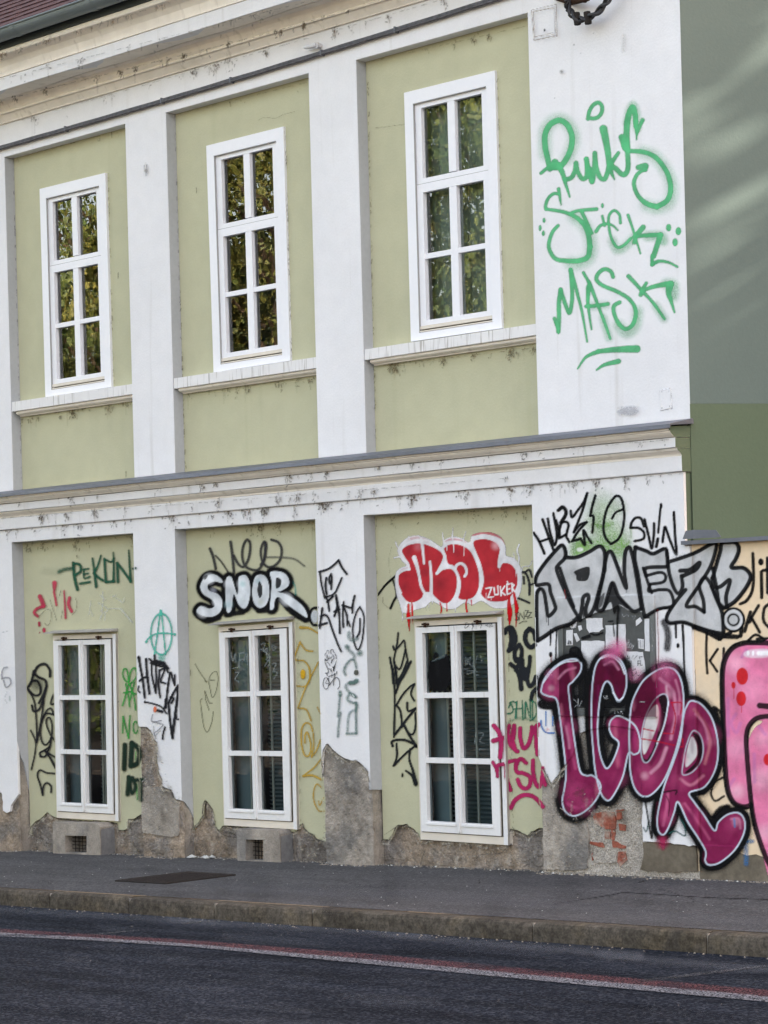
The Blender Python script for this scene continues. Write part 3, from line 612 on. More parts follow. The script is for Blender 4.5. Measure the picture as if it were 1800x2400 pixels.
slab('lower_panel', [[(pm1 - .05, -.35), (p0l + .06, -.35), (p0l + .06, Q['q0r'][1] + .02), (pm1 - .05, Q['q0r'][1] + .02)]], REC, REC + .3, 'olive_plaster', B)
def lower_window(cs, lab, bars, blinds, hinge):
    f, c = quadmap(cs, WY)
    m = MB(); ring(m, f, 0, 1, .018, 1, .028, .022, WY, WY + .098, .034)
    wd = m.build('window', 'beige_frame', B, label=lab)
    m = MB(); bar(m, f, .955, 1.0, .018, 1, WY - .004, WY + .02); m.build('outer_trim', 'old_white_frame', wd)
    # hood flashing
    m = MB(); t0, t1 = f(-.06, .0), f(1.0, .0); 
    m.add([(t0[0], -.045, t0[1] - .004), (t1[0], -.045, t1[1] - .004), (t1[0], REC, t1[1] + .016), (t0[0] + .04, REC, t0[1] + .016),
           (t0[0], -.045, t0[1] - .010), (t1[0], -.045, t1[1] - .010), (t1[0], REC, t1[1] - .01), (t0[0] + .04, REC, t0[1] - .01)],
          [(0, 1, 2, 3), (7, 6, 5, 4), (4, 5, 1, 0), (5, 6, 2, 1), (6, 7, 3, 2), (7, 4, 0, 3)]); m.build('hood', 'hood_tin', wd)
    rows_ = ((.072, .340), (.364, .630), (.654, .915))
    for s_, (u0, u1, g0, g1) in enumerate(((.026, .462, .100, .428), (.472, .930, .506, .842))):
        m = MB(); y0 = WY - .012
        bar(m, f, u0, g0, .046, .962, y0, WY + .043); bar(m, f, g1, u1, .046, .962, y0, WY + .043)
        bar(m, f, g0, g1, .046, .072, y0, WY + .043); bar(m, f, g0, g1, .915, .962, y0, WY + .043)
        bar(m, f, g0, g1, .340, .364, y0 + .004, WY + .038); bar(m, f, g0, g1, .630, .654, y0 + .004, WY + .038)
        bar(m, f, g0 - .01, g1 + .01, .921, .930, y0 - .008, y0 + .01)
        if s_ == 1: bar(m, f, u0 - .012, u0 + .012, .05, .955, y0 - .012, y0 + .002)
        ca = m.build('casement', 'old_white_frame', wd)
        for v0, v1 in rows_: pane(f, g0, g1, v0, v1, WY + .023, 'lower_glass', wd)
    for u in hinge:
        m = MB(); a = f(u, .035); m.box(a[0] - .02, a[0] + .03, WY - .03, WY, a[1] - .004, a[1] + .010); m.box(a[0] + .005, a[0] + .02, WY - .035, WY - .02, a[1] - .02, a[1] + .014); m.build('hinge', 'rusty_metal', wd)
    room(f, wd, WY + .103, 1.5)
    m = MB()
    for u in bars: a = f(u, .05); b2 = f(u, .95); m.tube([(a[0], WY + .075, a[1]), (b2[0], WY + .075, b2[1])], .010, 8)
    m.build('inner_bar', 'inner_bar', wd, kind='stuff')
    m = MB(); bar(m, f, *blinds[0], .04, .96, WY + .125, WY + .13); m.build('inner_panel', 'inner_panel', wd)
    m = MB(); bar(m, f, *blinds[1], .03, .97, WY + .185, WY + .19); m.build('blind_backing', 'back_teal', wd)
    m = MB(); bar(m, f, .9305, .9370, .045, .962, WY - .0015, WY + .01); bar(m, f, .026, .93, .9625, .9665, WY - .0015, WY + .01); bar(m, f, .4625, .4655, .05, .955, WY - .013, WY); m.build('rebate_gap', 'window_seal', wd, kind='stuff')
    m = MB(); u0, u1 = blinds[1]; n = 44
    for k in range(n):
        v = .06 + .88 * k / n; a = f(u0, v); b2 = f(u1, v); h = .017
        m.add([(a[0], WY + .165, a[1]), (b2[0], WY + .165, b2[1]), (b2[0], WY + .15, b2[1] + h), (a[0], WY + .15, a[1] + h)], [(0, 1, 2, 3)])
    m.build('blind_slats', 'teal_blind', wd, kind='stuff')
    m = MB(); bar(m, f, .02, .98, .335, .350, WY + .085, WY + .11); m.build('inner_ledge', 'inner_bar', wd)
    return f
LF = [lower_window(LW[0], 'left ground floor window with dark blind behind its panes', (.36, .66, .7), ((.0, .30), (.5, .99)), (.2, .75)),
      lower_window(LW[1], 'middle ground floor window with tall white bars inside', (.30, .60, .80, .40), ((.0, .25), (.44, .99)), (.2, .72)),
      lower_window(LW[2], 'right ground floor window with a black sprayed blot on one pane', (.28, .60, .78, .98), ((.0, .22), (.2, .99)), (.14, .74))]

# cellar vents: stone surrounds standing proud under the left and middle window
def vent(fr, box_, hole, yf, lab):
    q = PP(fr, ' '.join('%d,%d' % p for p in box_)); h = PP(fr, ' '.join('%d,%d' % p for p in hole))
    o = XZ(q, yf); hh = XZ(h, yf)
    zb = -.1; x0, x1 = o[0][0], o[1][0]; zt0, zt1 = o[0][1], o[1][1]
    loop = rough([(x1, zb), (x1, zt1 - .03), (x1 - .03, zt1), (x0 + .02, zt0), (x0, zt0 - .02), (x0, zb)], .004, .05)
    m_ = slab('cellar_vent', [loop, hh], yf, REC + .04, 'cement_patch', B, label=lab)
    m = MB(); m.add([(x1 + .007, yf + .006, zb), (x1 + .007, REC, zb), (x1 + .007, REC, zt1 - .035), (x1 + .007, yf + .006, zt1 - .05)], [(0, 1, 2, 3)]); m.build('vent_side', 'dark_cement', m_)
    m = MB(); xs0, xs1 = hh[0][0], hh[1][0]; z0, z1 = min(p[1] for p in hh), max(p[1] for p in hh)
    m.add([(xs0, REC + .04, z0), (xs1, REC + .04, z0), (xs1, REC + .04, z1), (xs0, REC + .04, z1)], [(0, 1, 2, 3)]); m.build('vent_shaft', 'rusty_metal', m_)
    m = MB(); n = 6
    for k in range(1, n): x = xs0 + (xs1 - xs0) * k / n; m.tube([(x, yf + .07, z0 + .003), (x, yf + .07, z1 - .003)], .0035, 5)
    for k in range(1, 5): z = z0 + (z1 - z0) * k / 5; m.tube([(xs0 + .002, yf + .075, z), (xs1 - .002, yf + .075, z)], .0035, 5)
    m.build('vent_grille', 'dark_metal', m_, kind='stuff')
vent('E', [(452, 1392), (862, 1402)], [(562, 1505), (748, 1510), (748, 1655), (562, 1650)], -.100, 'grey cement cellar vent surround under the left window')
vent('F', [(512, 1300), (846, 1312)], [(582, 1385), (720, 1388), (720, 1545), (582, 1545)], -.085, 'pale stone cellar vent surround under the middle window')

# bricks and patches showing in the broken corner pier
def plate(name, fr, s, y, th, mt, par=B, amp=.005, **k):
    pts = XZ(PP(fr, s), y); pts = pts + [pts[0]]
    return slab(name, [rough(pts, amp, .03)[:-1]], y, y + th, mt, par, **k)
for s in ('525,1118 655,1115 670,1150 668,1228 600,1222 530,1190', '505,1305 590,1318 592,1345 560,1338 508,1325', '648,1300 680,1310 735,1340 728,1352 650,1348', '640,1225 668,1235 662,1300 640,1296', '668,1100 725,1095 722,1108 670,1110', '688,1372 735,1368 740,1430 695,1470 682,1440', '514,1385 528,1370 530,1410 520,1430', '600,1240 636,1242 634,1290 602,1286', '676,1118 700,1116 706,1165 678,1170', '690,1190 730,1200 728,1240 694,1236', '600,1368 640,1372 638,1398 604,1394'):
    plate('brick', 'H', s, MF - .009, .02, 'brick', B)
plate('mortar_block', 'H', '535,1352 665,1362 682,1370 675,1440 545,1445 520,1400', MF - .010, .02, 'pebble_mortar', B)
plate('cement_patch', 'H', '198,900 240,950 300,900 330,1020 420,1100 480,1180 500,1290 485,1480 400,1490 205,1490', MF - .012, .02, 'cement_patch', B, label='smooth smeared cement patch at the foot of the corner pier')
plate('cement_patch', 'H', '845,1312 1000,1322 1190,1340 1200,1500 1000,1505 830,1490 850,1400', MF - .012, .02, 'dark_plinth', B, label='dark damp cement band at the foot of the corner pier')
plate('cement_patch', 'E', '1215,1095 1290,1080 1395,1090 1470,1110 1515,1190 1548,1215 1548,1500 1480,1520 1330,1495 1230,1480', MF - .010, .02, 'cement_patch', B, label='grey cement patch on the left white pilaster')
plate('cement_patch', 'E', '640,1360 950,1385 980,1400 960,1440 860,1400 455,1392 480,1370', MBk - .010, .02, 'cement_patch', B)

# ------------------------------------------------------------------ garden wall at the right
GW = thing('garden_wall', 'cream painted wall with zinc coping and pink graffiti right of the house', 'wall', (0.1, 0, 0))
zw = float(W(1700, 1264, CRY)[2]) - .01
m = MB(); m.box(seam[1][0] - .02, 9.0, CRY, .30, -.3, zw); m.build('wall_body', 'cream_wall_paint', GW)
zb_ = float(W(1640, 1990, CRY)[2])
lp = rough([(seam[0][0] + .002, zb_), (seam[0][0] + .5, zb_ - .02), (seam[0][0] + 1.2, zb_ + .02), (9, zb_)], .02, .05)
slab('damp_plinth', [[(seam[0][0] + .002, -.3)] + lp + [(9, -.3)]], CRY - .008, CRY + .02, 'dark_plinth', GW)
fx0 = float(W(1598, 1273, CRY - .05)[0])
m = MB(); zc0 = float(W(1700, 1262, CRY - .06)[2]); zc1 = float(W(1700, 1271, CRY - .06)[2])
m.add([(fx0, CRY - .06, zc1), (9, CRY - .06, zc1), (9, CRY - .06, zc0), (fx0, CRY - .06, zc0), (fx0, .36, zc0 + .02), (9, .36, zc0 + .02), (9, .36, zc1 + .01), (fx0, .36, zc1 + .01)],
      [(0, 1, 2, 3), (3, 2, 5, 4), (4, 5, 6, 7), (7, 6, 1, 0), (0, 3, 4, 7), (1, 6, 5, 2)]); m.build('coping', 'zinc', GW)
plate('coping_patch', 'D', '1105,452 1125,398 1180,392 1320,392 1355,440', CRY - .072, .004, 'zinc', GW, amp=.001)

# ------------------------------------------------------------------ electrical cabinet let into the corner pier
CAB = thing('utility_cabinet', 'grey metal utility cabinet set in the corner pier, covered in stickers and sprayed over', 'cabinet', tuple(map(float, W(1420, 1680, DL))))
cy = DL - .014
def cq(s): return XZ(PP('P', s), cy)
o4 = cq('300,120 1510,80 1545,1605 330,1590'); i4 = cq('362,202 1455,170 1478,1512 388,1500')
slab('cabinet_frame', [o4, i4], cy, DL + .02, 'cabinet_frame', CAB)
slab('cabinet_door', [[(a, b) for a, b in cq('366,206 1451,174 1474,1508 392,1496')]], cy + .007, DL + .02, 'cabinet_grey', CAB)
def sticker(s, lab=None, k=.001, mt='paper', amp=.002): 
    pts = XZ(PP('P', s), cy + .005); pts.append(pts[0]); return slab('sticker', [rough(pts, amp, .02)[:-1]], cy + .005 - k, cy + .0075, mt, CAB, label=lab)
sticker('660,375 765,362 860,370 870,480 880,500 820,545 740,550 700,555 670,500', 'torn white sticker near the top of the cabinet', amp=.004)
sticker('600,655 730,650 885,655 890,700 895,850 900,860 910,1020 640,1030 640,870 605,850', 'torn white poster at the middle of the cabinet', amp=.004)
sticker('905,460 1000,455 1010,450 1150,445 1165,700 1170,1000 1100,1010 905,870', 'tall striped paper poster on the cabinet', .0014, amp=.003)
sticker('1170,785 1370,790 1395,900 1415,1080 1360,1160 1230,1180 1175,1000', 'torn poster with faint lettering on the cabinet', .0012, amp=.004)
sticker('415,520 495,515 495,710 412,708', 'small white sticker at the cabinet left edge')
sticker('445,410 500,380 545,420 530,490 480,505 450,470', 'round white sticker')
sticker('560,465 600,455 610,510 575,530'); sticker('395,390 440,350 510,345 470,380 410,420')
sticker('1395,375 1455,370 1460,785 1400,780', 'narrow white sticker at the cabinet right edge')
sticker('1310,625 1385,630 1385,755 1320,745', 'blue white sticker'); sticker('1285,400 1340,360 1365,400 1320,450 1290,470')
sticker('505,560 540,555 580,640 545,670'); sticker('485,1200 560,1180 562,1335 495,1335', 'white sticker low on the cabinet')
sticker('420,935 505,930 505,1100 425,1105', 'sprayed over sticker'); sticker('1060,1400 1115,1400 1115,1470 1060,1465'); sticker('1385,172 1445,170 1448,260 1400,262', 'white corner sticker')

# ------------------------------------------------------------------ painted marks: rasterised in numpy, laid on the wall surfaces
ranges_open = [(Q['q0r'][0], Q['q1l'][0], Q['q0r'][1], Q['q1l'][1]), (Q['q1r'][0], Q['q2l'][0], Q['q1r'][1], Q['q2l'][1]), (Q['q2r'][0], Q['q3l'][0], Q['q2r'][1], Q['q3l'][1])]
def inpoly(px, py, poly):
    c = np.zeros(px.shape, bool); n = len(poly)
    for i in range(n):
        x0, y0 = poly[i]; x1, y1 = poly[(i + 1) % n]
        if y0 == y1: continue
        k = ((y0 > py) != (y1 > py)) & (px < (x1 - x0) * (py - y0) / (y1 - y0) + x0); c ^= k
    return c
comb_np = comb
mrel_v = np.vectorize(mrel)
cabq = o4
winq = [[f(0, .02), f(1, .02), f(1, 1), f(0, 1)] for f in LF]
def drape(px, py, mode):
    """returns world points and a surface id per point (0 = nothing there)"""
    if mode in ('pave', 'road'):
        d = rays(px, py); g0, gy2 = (G0 + GY * KY - 0.11, 0) if mode == 'road' else (G0, GY)
        t = (g0 + GX * CAM[0] + gy2 * CAM[1] - CAM[2]) / (d[..., 2] - GX * d[..., 0] - gy2 * d[..., 1])
        return CAM + d * t[..., None], np.ones(px.shape, int)
    if isinstance(mode, (int, float)):
        return Wv(px, py, mode), np.ones(px.shape, int)
    fr = Wv(px, py, DL); x, z = fr[..., 0], fr[..., 2]
    sid = np.full(px.shape, 1); out = fr.copy()
    op = np.zeros(px.shape, bool)
    for k, (a, b_, za, zb2) in enumerate(ranges_open):
        zt_ = za + (zb2 - za) * (x - a) / (b_ - a); op |= (x > a) & (x < b_) & (z < zt_)
    bk = Wv(px, py, REC); xb, zb3 = bk[..., 0], bk[..., 2]
    for k, (a, b_, za, zb2) in enumerate(ranges_open):
        kk = op & (x > a) & (x < b_); out[kk] = bk[kk]; sid[kk] = 10 + k
        sid[kk & (xb < a + .004)] = 0
        sid[kk & (xb > b_ + .05)] = 0
    if mode == 'win':
        wf = Wv(px, py, WY - .014)
        for k in range(3):
            q = inpoly(wf[..., 0], wf[..., 2], winq[k]); out[q] = wf[q]; sid[q] = 20 + k
    else:
        wf = Wv(px, py, WY)
        for k in range(3): sid[inpoly(wf[..., 0], wf[..., 2], winq[k])] = 0
    # front surfaces: plaster present or bare masonry
    fm = sid == 1
    if fm.any() and z.min() < 1.5:
        pl = inpoly(x, z, comb_np); bare = fm & ~pl & (x < seam[0][0]) & (z < 1.6)
        if bare.any():
            dl = np.zeros_like(bare)
            for sh, ax in ((1, 0), (-1, 0), (1, 1), (-1, 1)): dl |= np.roll(pl & fm, sh, ax)
            bare &= ~dl
            mf = Wv(px, py, MF - .014); out[bare] = mf[bare]; sid[bare] = 2
    cw = Wv(px, py, CRY - .0075 * (Wv(px, py, CRY)[..., 2] < zb_ + .03)); k = (sid == 1) & (cw[..., 0] > seam[1][0] + (cw[..., 2] < 2.35) * 0.0) & (cw[..., 2] < zw)
    k &= cw[..., 0] > seam[0][0] - .01 + 0 * x
    out[k] = cw[k]; sid[k] = 3
    cb = Wv(px, py, cy); k = inpoly(cb[..., 0], cb[..., 2], cabq)
    if k.any():
        for _ in range(1): k = k | np.roll(k, 1, 0) | np.roll(k, -1, 0) | np.roll(k, 1, 1) | np.roll(k, -1, 1)
    out[k] = cb[k]; sid[k] = 4
    return out, sid
pm = bpy.data.materials.new('spray_paint'); pm.use_nodes = True
_n = pm.node_tree.nodes; _l = pm.node_tree.links; _b = _n['Principled BSDF']; _b.inputs['Roughness'].default_value = .75; _b.inputs['Specular IOR Level'].default_value = .06
_a = _n.new('ShaderNodeAttribute'); _a.attribute_name = 'paint'; _l.new(_a.outputs['Color'], _b.inputs['Base Color'])
_t = _n.new('ShaderNodeTexNoise'); _t.inputs['Scale'].default_value = 160; _t.inputs['Detail'].default_value = 3
_tc = _n.new('ShaderNodeTexCoord'); _l.new(_tc.outputs['Object'], _t.inputs['Vector'])
_m1 = _n.new('ShaderNodeMath'); _m1.operation = 'SUBTREACT' if False else 'SUBTRACT'; _l.new(_t.outputs[0], _m1.inputs[0]); _m1.inputs[1].default_value = .5
# alpha' = alpha + grain * 4a(1-a)
_m2 = _n.new('ShaderNodeMath'); _m2.operation = 'SUBTRACT'; _m2.inputs[0].default_value = 1; _l.new(_a.outputs['Alpha'], _m2.inputs[1])
_m3 = _n.new('ShaderNodeMath'); _m3.operation = 'MULTIPLY'; _l.new(_a.outputs['Alpha'], _m3.inputs[0]); _l.new(_m2.outputs[0], _m3.inputs[1])
_m4 = _n.new('ShaderNodeMath'); _m4.operation = 'MULTIPLY'; _l.new(_m3.outputs[0], _m4.inputs[0]); _l.new(_m1.outputs[0], _m4.inputs[1])
_m5 = _n.new('ShaderNodeMath'); _m5.operation = 'MULTIPLY_ADD'; _l.new(_m4.outputs[0], _m5.inputs[0]); _m5.inputs[1].default_value = 5.0; _l.new(_a.outputs['Alpha'], _m5.inputs[2]); _m5.use_clamp = True
_t2 = _n.new('ShaderNodeTexNoise'); _t2.inputs['Scale'].default_value = 75; _t2.inputs['Detail'].default_value = 6; _l.new(_tc.outputs['Object'], _t2.inputs['Vector'])
_r2 = _n.new('ShaderNodeMapRange'); _r2.inputs['From Min'].default_value = .24; _r2.inputs['From Max'].default_value = .36; _r2.inputs['To Min'].default_value = .8; _r2.inputs['To Max'].default_value = 1; _l.new(_t2.outputs[0], _r2.inputs[0])
_m6 = _n.new('ShaderNodeMath'); _m6.operation = 'MULTIPLY'; _l.new(_m5.outputs[0], _m6.inputs[0]); _l.new(_r2.outputs[0], _m6.inputs[1])
_l.new(_m6.outputs[0], _b.inputs['Alpha'])
_t3 = _n.new('ShaderNodeTexNoise'); _t3.inputs['Scale'].default_value = 9; _t3.inputs['Detail'].default_value = 8; _l.new(_tc.outputs['Object'], _t3.inputs['Vector'])
_r3 = _n.new('ShaderNodeMapRange'); _r3.inputs['From Min'].default_value = .3; _r3.inputs['From Max'].default_value = .7; _r3.inputs['To Min'].default_value = .78; _r3.inputs['To Max'].default_value = 1.15; _l.new(_t3.outputs[0], _r3.inputs[0])
_v3 = _n.new('ShaderNodeVectorMath'); _v3.operation = 'SCALE'; _l.new(_a.outputs['Color'], _v3.inputs[0]); _l.new(_r3.outputs[0], _v3.inputs['Scale']); _l.new(_v3.outputs[0], _b.inputs['Base Color'])
_bp = _n.new('ShaderNodeBump'); _bp.inputs['Distance'].default_value = .0016; _l.new(_t2.outputs[0], _bp.inputs['Height']); _l.new(_bp.outputs[0], _b.inputs['Normal']); MAT['spray_paint'] = pm

def smooth(pts, closed=False, n=8):
    p = np.array(pts, float)
    if len(p) < 3: return p
    ext = np.vstack([p[-1], p, p[0], p[1]]) if closed else np.vstack([2 * p[0] - p[1], p, 2 * p[-1] - p[-2]])
    out = []
    for i in range(len(p) if closed else len(p) - 1):
        a, b_, c, d = ext[i:i + 4]
        for t in np.linspace(0, 1, n, endpoint=False):
            out.append(.5 * ((2 * b_) + (-a + c) * t + (2 * a - 5 * b_ + 4 * c - d) * t * t + (-a + 3 * b_ - 3 * c + d) * t ** 3))
    out.append(p[0] if closed else p[-1]); return np.array(out)
STEP = 2.0
LAYER = [0]
class Paint:
    def __init__(s, fr): s.fr = fr; s.ops = []
    def P(s, t):
        fr = s.fr
        if ':' in t: fr, t = t.split(':')
        return PP(fr, t), FR[fr][2]
    def s(s, col, w_, pts, soft=3, op=.95, closed=False, lin=False):
        p, k = s.P(pts); p = np.array(p) if lin and not closed else (np.vstack([p, p[:1]]) if lin else smooth(p, closed))
        w2 = (w_ if isinstance(w_, (tuple, list)) else (w_, w_)); bf = 1.18 if max(col) < .05 and 8 < max(w2) < 40 else 1.0; w2 = (w2[0] * bf, w2[1] * bf); s.ops.append(('s', col, (w2[0] / 2 / k, w2[1] / 2 / k), soft / k, op, p)); return s
    def f(s, col, pts, soft=3, op=.95, lin=False, grow=0):
        p, k = s.P(pts); p = np.array(p) if lin else smooth(p, True)[:-1]; s.ops.append(('f', col, (grow / k, 0), soft / k, op, p)); return s
    def fc(s, col, pts, clip, soft=3, op=.9):
        p, k = s.P(pts); p = smooth(p, True)[:-1]; c_, _ = s.P(clip); s.ops.append(('f', col, (0, 0), soft / k, op, p, np.array(c_))); return s
    def o(s, col, w_, soft, op, polys):
        """outline strokes round closed shapes"""
        for q in polys: s.s(col, w_, q, soft, op, closed=True)
        return s
    def dot(s, col, cx_, cy_, rx_, ry_, soft=3, op=.95, fr=None):
        fr = fr or s.fr; o_ = FR[fr]; t = np.linspace(0, 2 * np.pi, 20, endpoint=False)
        p = np.c_[o_[0] + (cx_ + rx_ * np.cos(t)) / o_[2], o_[1] + (cy_ + ry_ * np.sin(t)) / o_[2]]; s.ops.append(('f', col, (0, 0), soft / o_[2], op, p)); return s
    def el(s, col, w_, cx_, cy_, rx_, ry_, soft=3, op=.95):
        o_ = FR[s.fr]; t = np.linspace(0, 2 * np.pi, 40)
        p = np.c_[o_[0] + (cx_ + rx_ * np.cos(t)) / o_[2], o_[1] + (cy_ + ry_ * np.sin(t)) / o_[2]]; s.ops.append(('s', col, (w_ / 2 / o_[2],) * 2, soft / o_[2], op, p)); return s
    def blob(s, col, cx_, cy_, r, op, fr=None):
        o_ = FR[fr or s.fr]; s.ops.append(('b', col, (r / o_[2], 0), 0, op, np.array([[o_[0] + cx_ / o_[2], o_[1] + cy_ / o_[2]]]))); return s
    def build(s, label, mode='low', name='graffiti', parent=None, step=None, clipfn=None):
        st = step or STEP
        lo = np.min([np.min(o[5], 0) - max(o[2]) - o[3] - 2 for o in s.ops], 0); hi = np.max([np.max(o[5], 0) + max(o[2]) + o[3] + 2 for o in s.ops], 0)
        lo = np.maximum(lo, [-60, -60]); hi = np.minimum(hi, [1900, 2460])
        gx = np.arange(lo[0], hi[0] + st, st); gy_ = np.arange(lo[1], hi[1] + st, st); PX, PY = np.meshgrid(gx, gy_)
        C3 = np.zeros(PX.shape + (3,)); A = np.zeros(PX.shape)
        for kind, col, (r0, r1), soft, op, p, *cl_ in s.ops:
            m = max(r0, r1) + soft + 2
            i0, i1 = np.searchsorted(gx, [p[:, 0].min() - m, p[:, 0].max() + m]); j0, j1 = np.searchsorted(gy_, [p[:, 1].min() - m, p[:, 1].max() + m])
            if i1 <= i0 or j1 <= j0: continue
            X, Y = PX[j0:j1, i0:i1], PY[j0:j1, i0:i1]
            if kind == 'b':
                d = np.hypot(X - p[0, 0], Y - p[0, 1]) / r0; a = op * np.clip(1 - d * d, 0, 1) ** 2
            else:
                D = np.full(X.shape, 1e9); n = len(p); segs = n if kind == 'f' else n - 1
                for i in range(segs):
                    q0, q1 = p[i], p[(i + 1) % n]; rr0 = r0 + (r1 - r0) * i / max(1, segs) if kind == 's' else 0; rr1 = r0 + (r1 - r0) * (i + 1) / max(1, segs) if kind == 's' else 0
                    mm = max(rr0, rr1) + soft + 2
                    a0, a1 = np.searchsorted(X[0], [min(q0[0], q1[0]) - mm, max(q0[0], q1[0]) + mm]); b0, b1 = np.searchsorted(Y[:, 0], [min(q0[1], q1[1]) - mm, max(q0[1], q1[1]) + mm])
                    if a1 <= a0 or b1 <= b0: continue
                    xs, ys = X[b0:b1, a0:a1], Y[b0:b1, a0:a1]; d = q1 - q0; L = d @ d + 1e-9
                    t = np.clip(((xs - q0[0]) * d[0] + (ys - q0[1]) * d[1]) / L, 0, 1)
                    dd = np.hypot(xs - q0[0] - t * d[0], ys - q0[1] - t * d[1])
                    if kind == 's': dd = dd - (rr0 + (rr1 - rr0) * t)
                    D[b0:b1, a0:a1] = np.minimum(D[b0:b1, a0:a1], dd)
                if kind == 'f': D = np.where(inpoly(X, Y, p), -D, D) - r0
                sf = max(soft, .9); a = op * np.clip(.5 - D / sf, 0, 1) if sf < 1.5 else op * (lambda t: t * t * (3 - 2 * t))(np.clip(.5 - D / sf, 0, 1))
            if cl_: a = a * inpoly(X, Y, cl_[0])
            c0 = C3[j0:j1, i0:i1]; al = A[j0:j1, i0:i1]; na = a + al * (1 - a)
            c0[:] = (np.array(col) * a[..., None] + c0 * (al * (1 - a))[..., None]) / np.maximum(na, 1e-6)[..., None]; al[:] = na
        # colour of faint vertices must not fall to black
        wp, sid = drape(PX, PY, mode)
        if clipfn is not None: A = A * clipfn(PX, PY)
        # bleed colour outwards
        z = A < .004
        for _ in range(2):
            if not z.any(): break
            for sh, ax in ((1, 0), (-1, 0), (1, 1), (-1, 1)):
                cc = np.roll(C3, sh, ax); aa = np.roll(A, sh, ax) > .004; k = z & aa & (C3.sum(-1) == 0); C3[k] = cc[k]
        LAYER[0] += 1
        off = (.0010 + .00028 * LAYER[0]) if parent is None else .0012
        d = rays(PX, PY); t = (off / d[..., 1]) if mode not in ('pave', 'road') else (.002 / -d[..., 2]); wp = wp - d * t[..., None]
        vis = (A[:-1, :-1] + A[1:, :-1] + A[:-1, 1:] + A[1:, 1:]) > .05
        Yq = np.stack([wp[:-1, :-1, 1], wp[1:, :-1, 1], wp[:-1, 1:, 1], wp[1:, 1:, 1]]); Sq = np.stack([sid[:-1, :-1], sid[1:, :-1], sid[:-1, 1:], sid[1:, 1:]])
        vis &= (Sq.min(0) > 0) & (Yq.max(0) - Yq.min(0) < .06)
        jj, ii = np.nonzero(vis)
        if not len(jj): return None
        nx = PX.shape[1]; quads_ = np.c_[(jj + 1) * nx + ii, (jj + 1) * nx + ii + 1, jj * nx + ii + 1, jj * nx + ii]
        used, inv = np.unique(quads_, return_inverse=True); inv = inv.reshape(-1)
        me = bpy.data.meshes.new(name); V = wp.reshape(-1, 3)[used]
        me.vertices.add(len(V)); me.vertices.foreach_set('co', V.astype(np.float32).ravel())
        me.loops.add(len(inv)); me.loops.foreach_set('vertex_index', inv.astype(np.int32))
        nq = len(jj); me.polygons.add(nq); me.polygons.foreach_set('loop_start', np.arange(0, nq * 4, 4, dtype=np.int32)); me.polygons.foreach_set('loop_total', np.full(nq, 4, dtype=np.int32))
        me.update(calc_edges=True)
        at = me.attributes.new('paint', 'FLOAT_COLOR', 'POINT'); rgba = np.c_[C3.reshape(-1, 3)[used], A.reshape(-1)[used]].astype(np.float32); at.data.foreach_set('color', rgba.ravel())
        par = B if parent is None else parent
        return link(name, me, 'spray_paint', par, label=label, kind='stuff' if name != 'graffiti' and name != 'dirt_line' else None)
K = (.006, .006, .007)
GRN = (.10, .46, .20); 
# -- upper storey green lettering
g = Paint('T')
for w_, so_, op_ in ((70, 70, .20),):
    g.s(GRN, w_, '215,1000 215,860 250,800 310,775 365,810 400,880 385,960 355,1030', so_, op_ * 1.6)
    g.s(GRN, w_, '850,985 930,1020 1000,1110 1035,1210 1020,1310 940,1350 870,1330', so_, op_ * 1.5)
    g.s(GRN, 50, '745,800 760,720 785,680 805,740 812,830', 40, .35)
    g.s(GRN, w_, '400,1405 460,1450 500,1520 520,1600 U:480,20 U:400,45 U:330,40'.replace(' U:', ' ') if False else '400,1405 460,1450 500,1520 515,1600 500,1670 440,1705 380,1705', so_, op_ * 1.6)
    g.s(GRN, 50, '650,1560 680,1620 730,1600 790,1540', 50, .35); g.s(GRN, 60, '880,1530 960,1530 980,1560', 45, .4)
    g.s(GRN, 60, 'U:680,440 U:750,500'.replace('U:', '') and 'U:690,450 745,500 800,450 815,360', 60, .35); g.s(GRN, 60, 'U:1000,180 1045,190 1045,260', 50, .4)
    g.s(GRN, 50, 'U:590,400 630,530', 40, .3); g.s(GRN, 50, 'U:930,320 985,405', 40, .3); g.s(GRN, 50, 'U:520,325 610,318', 40, .25)
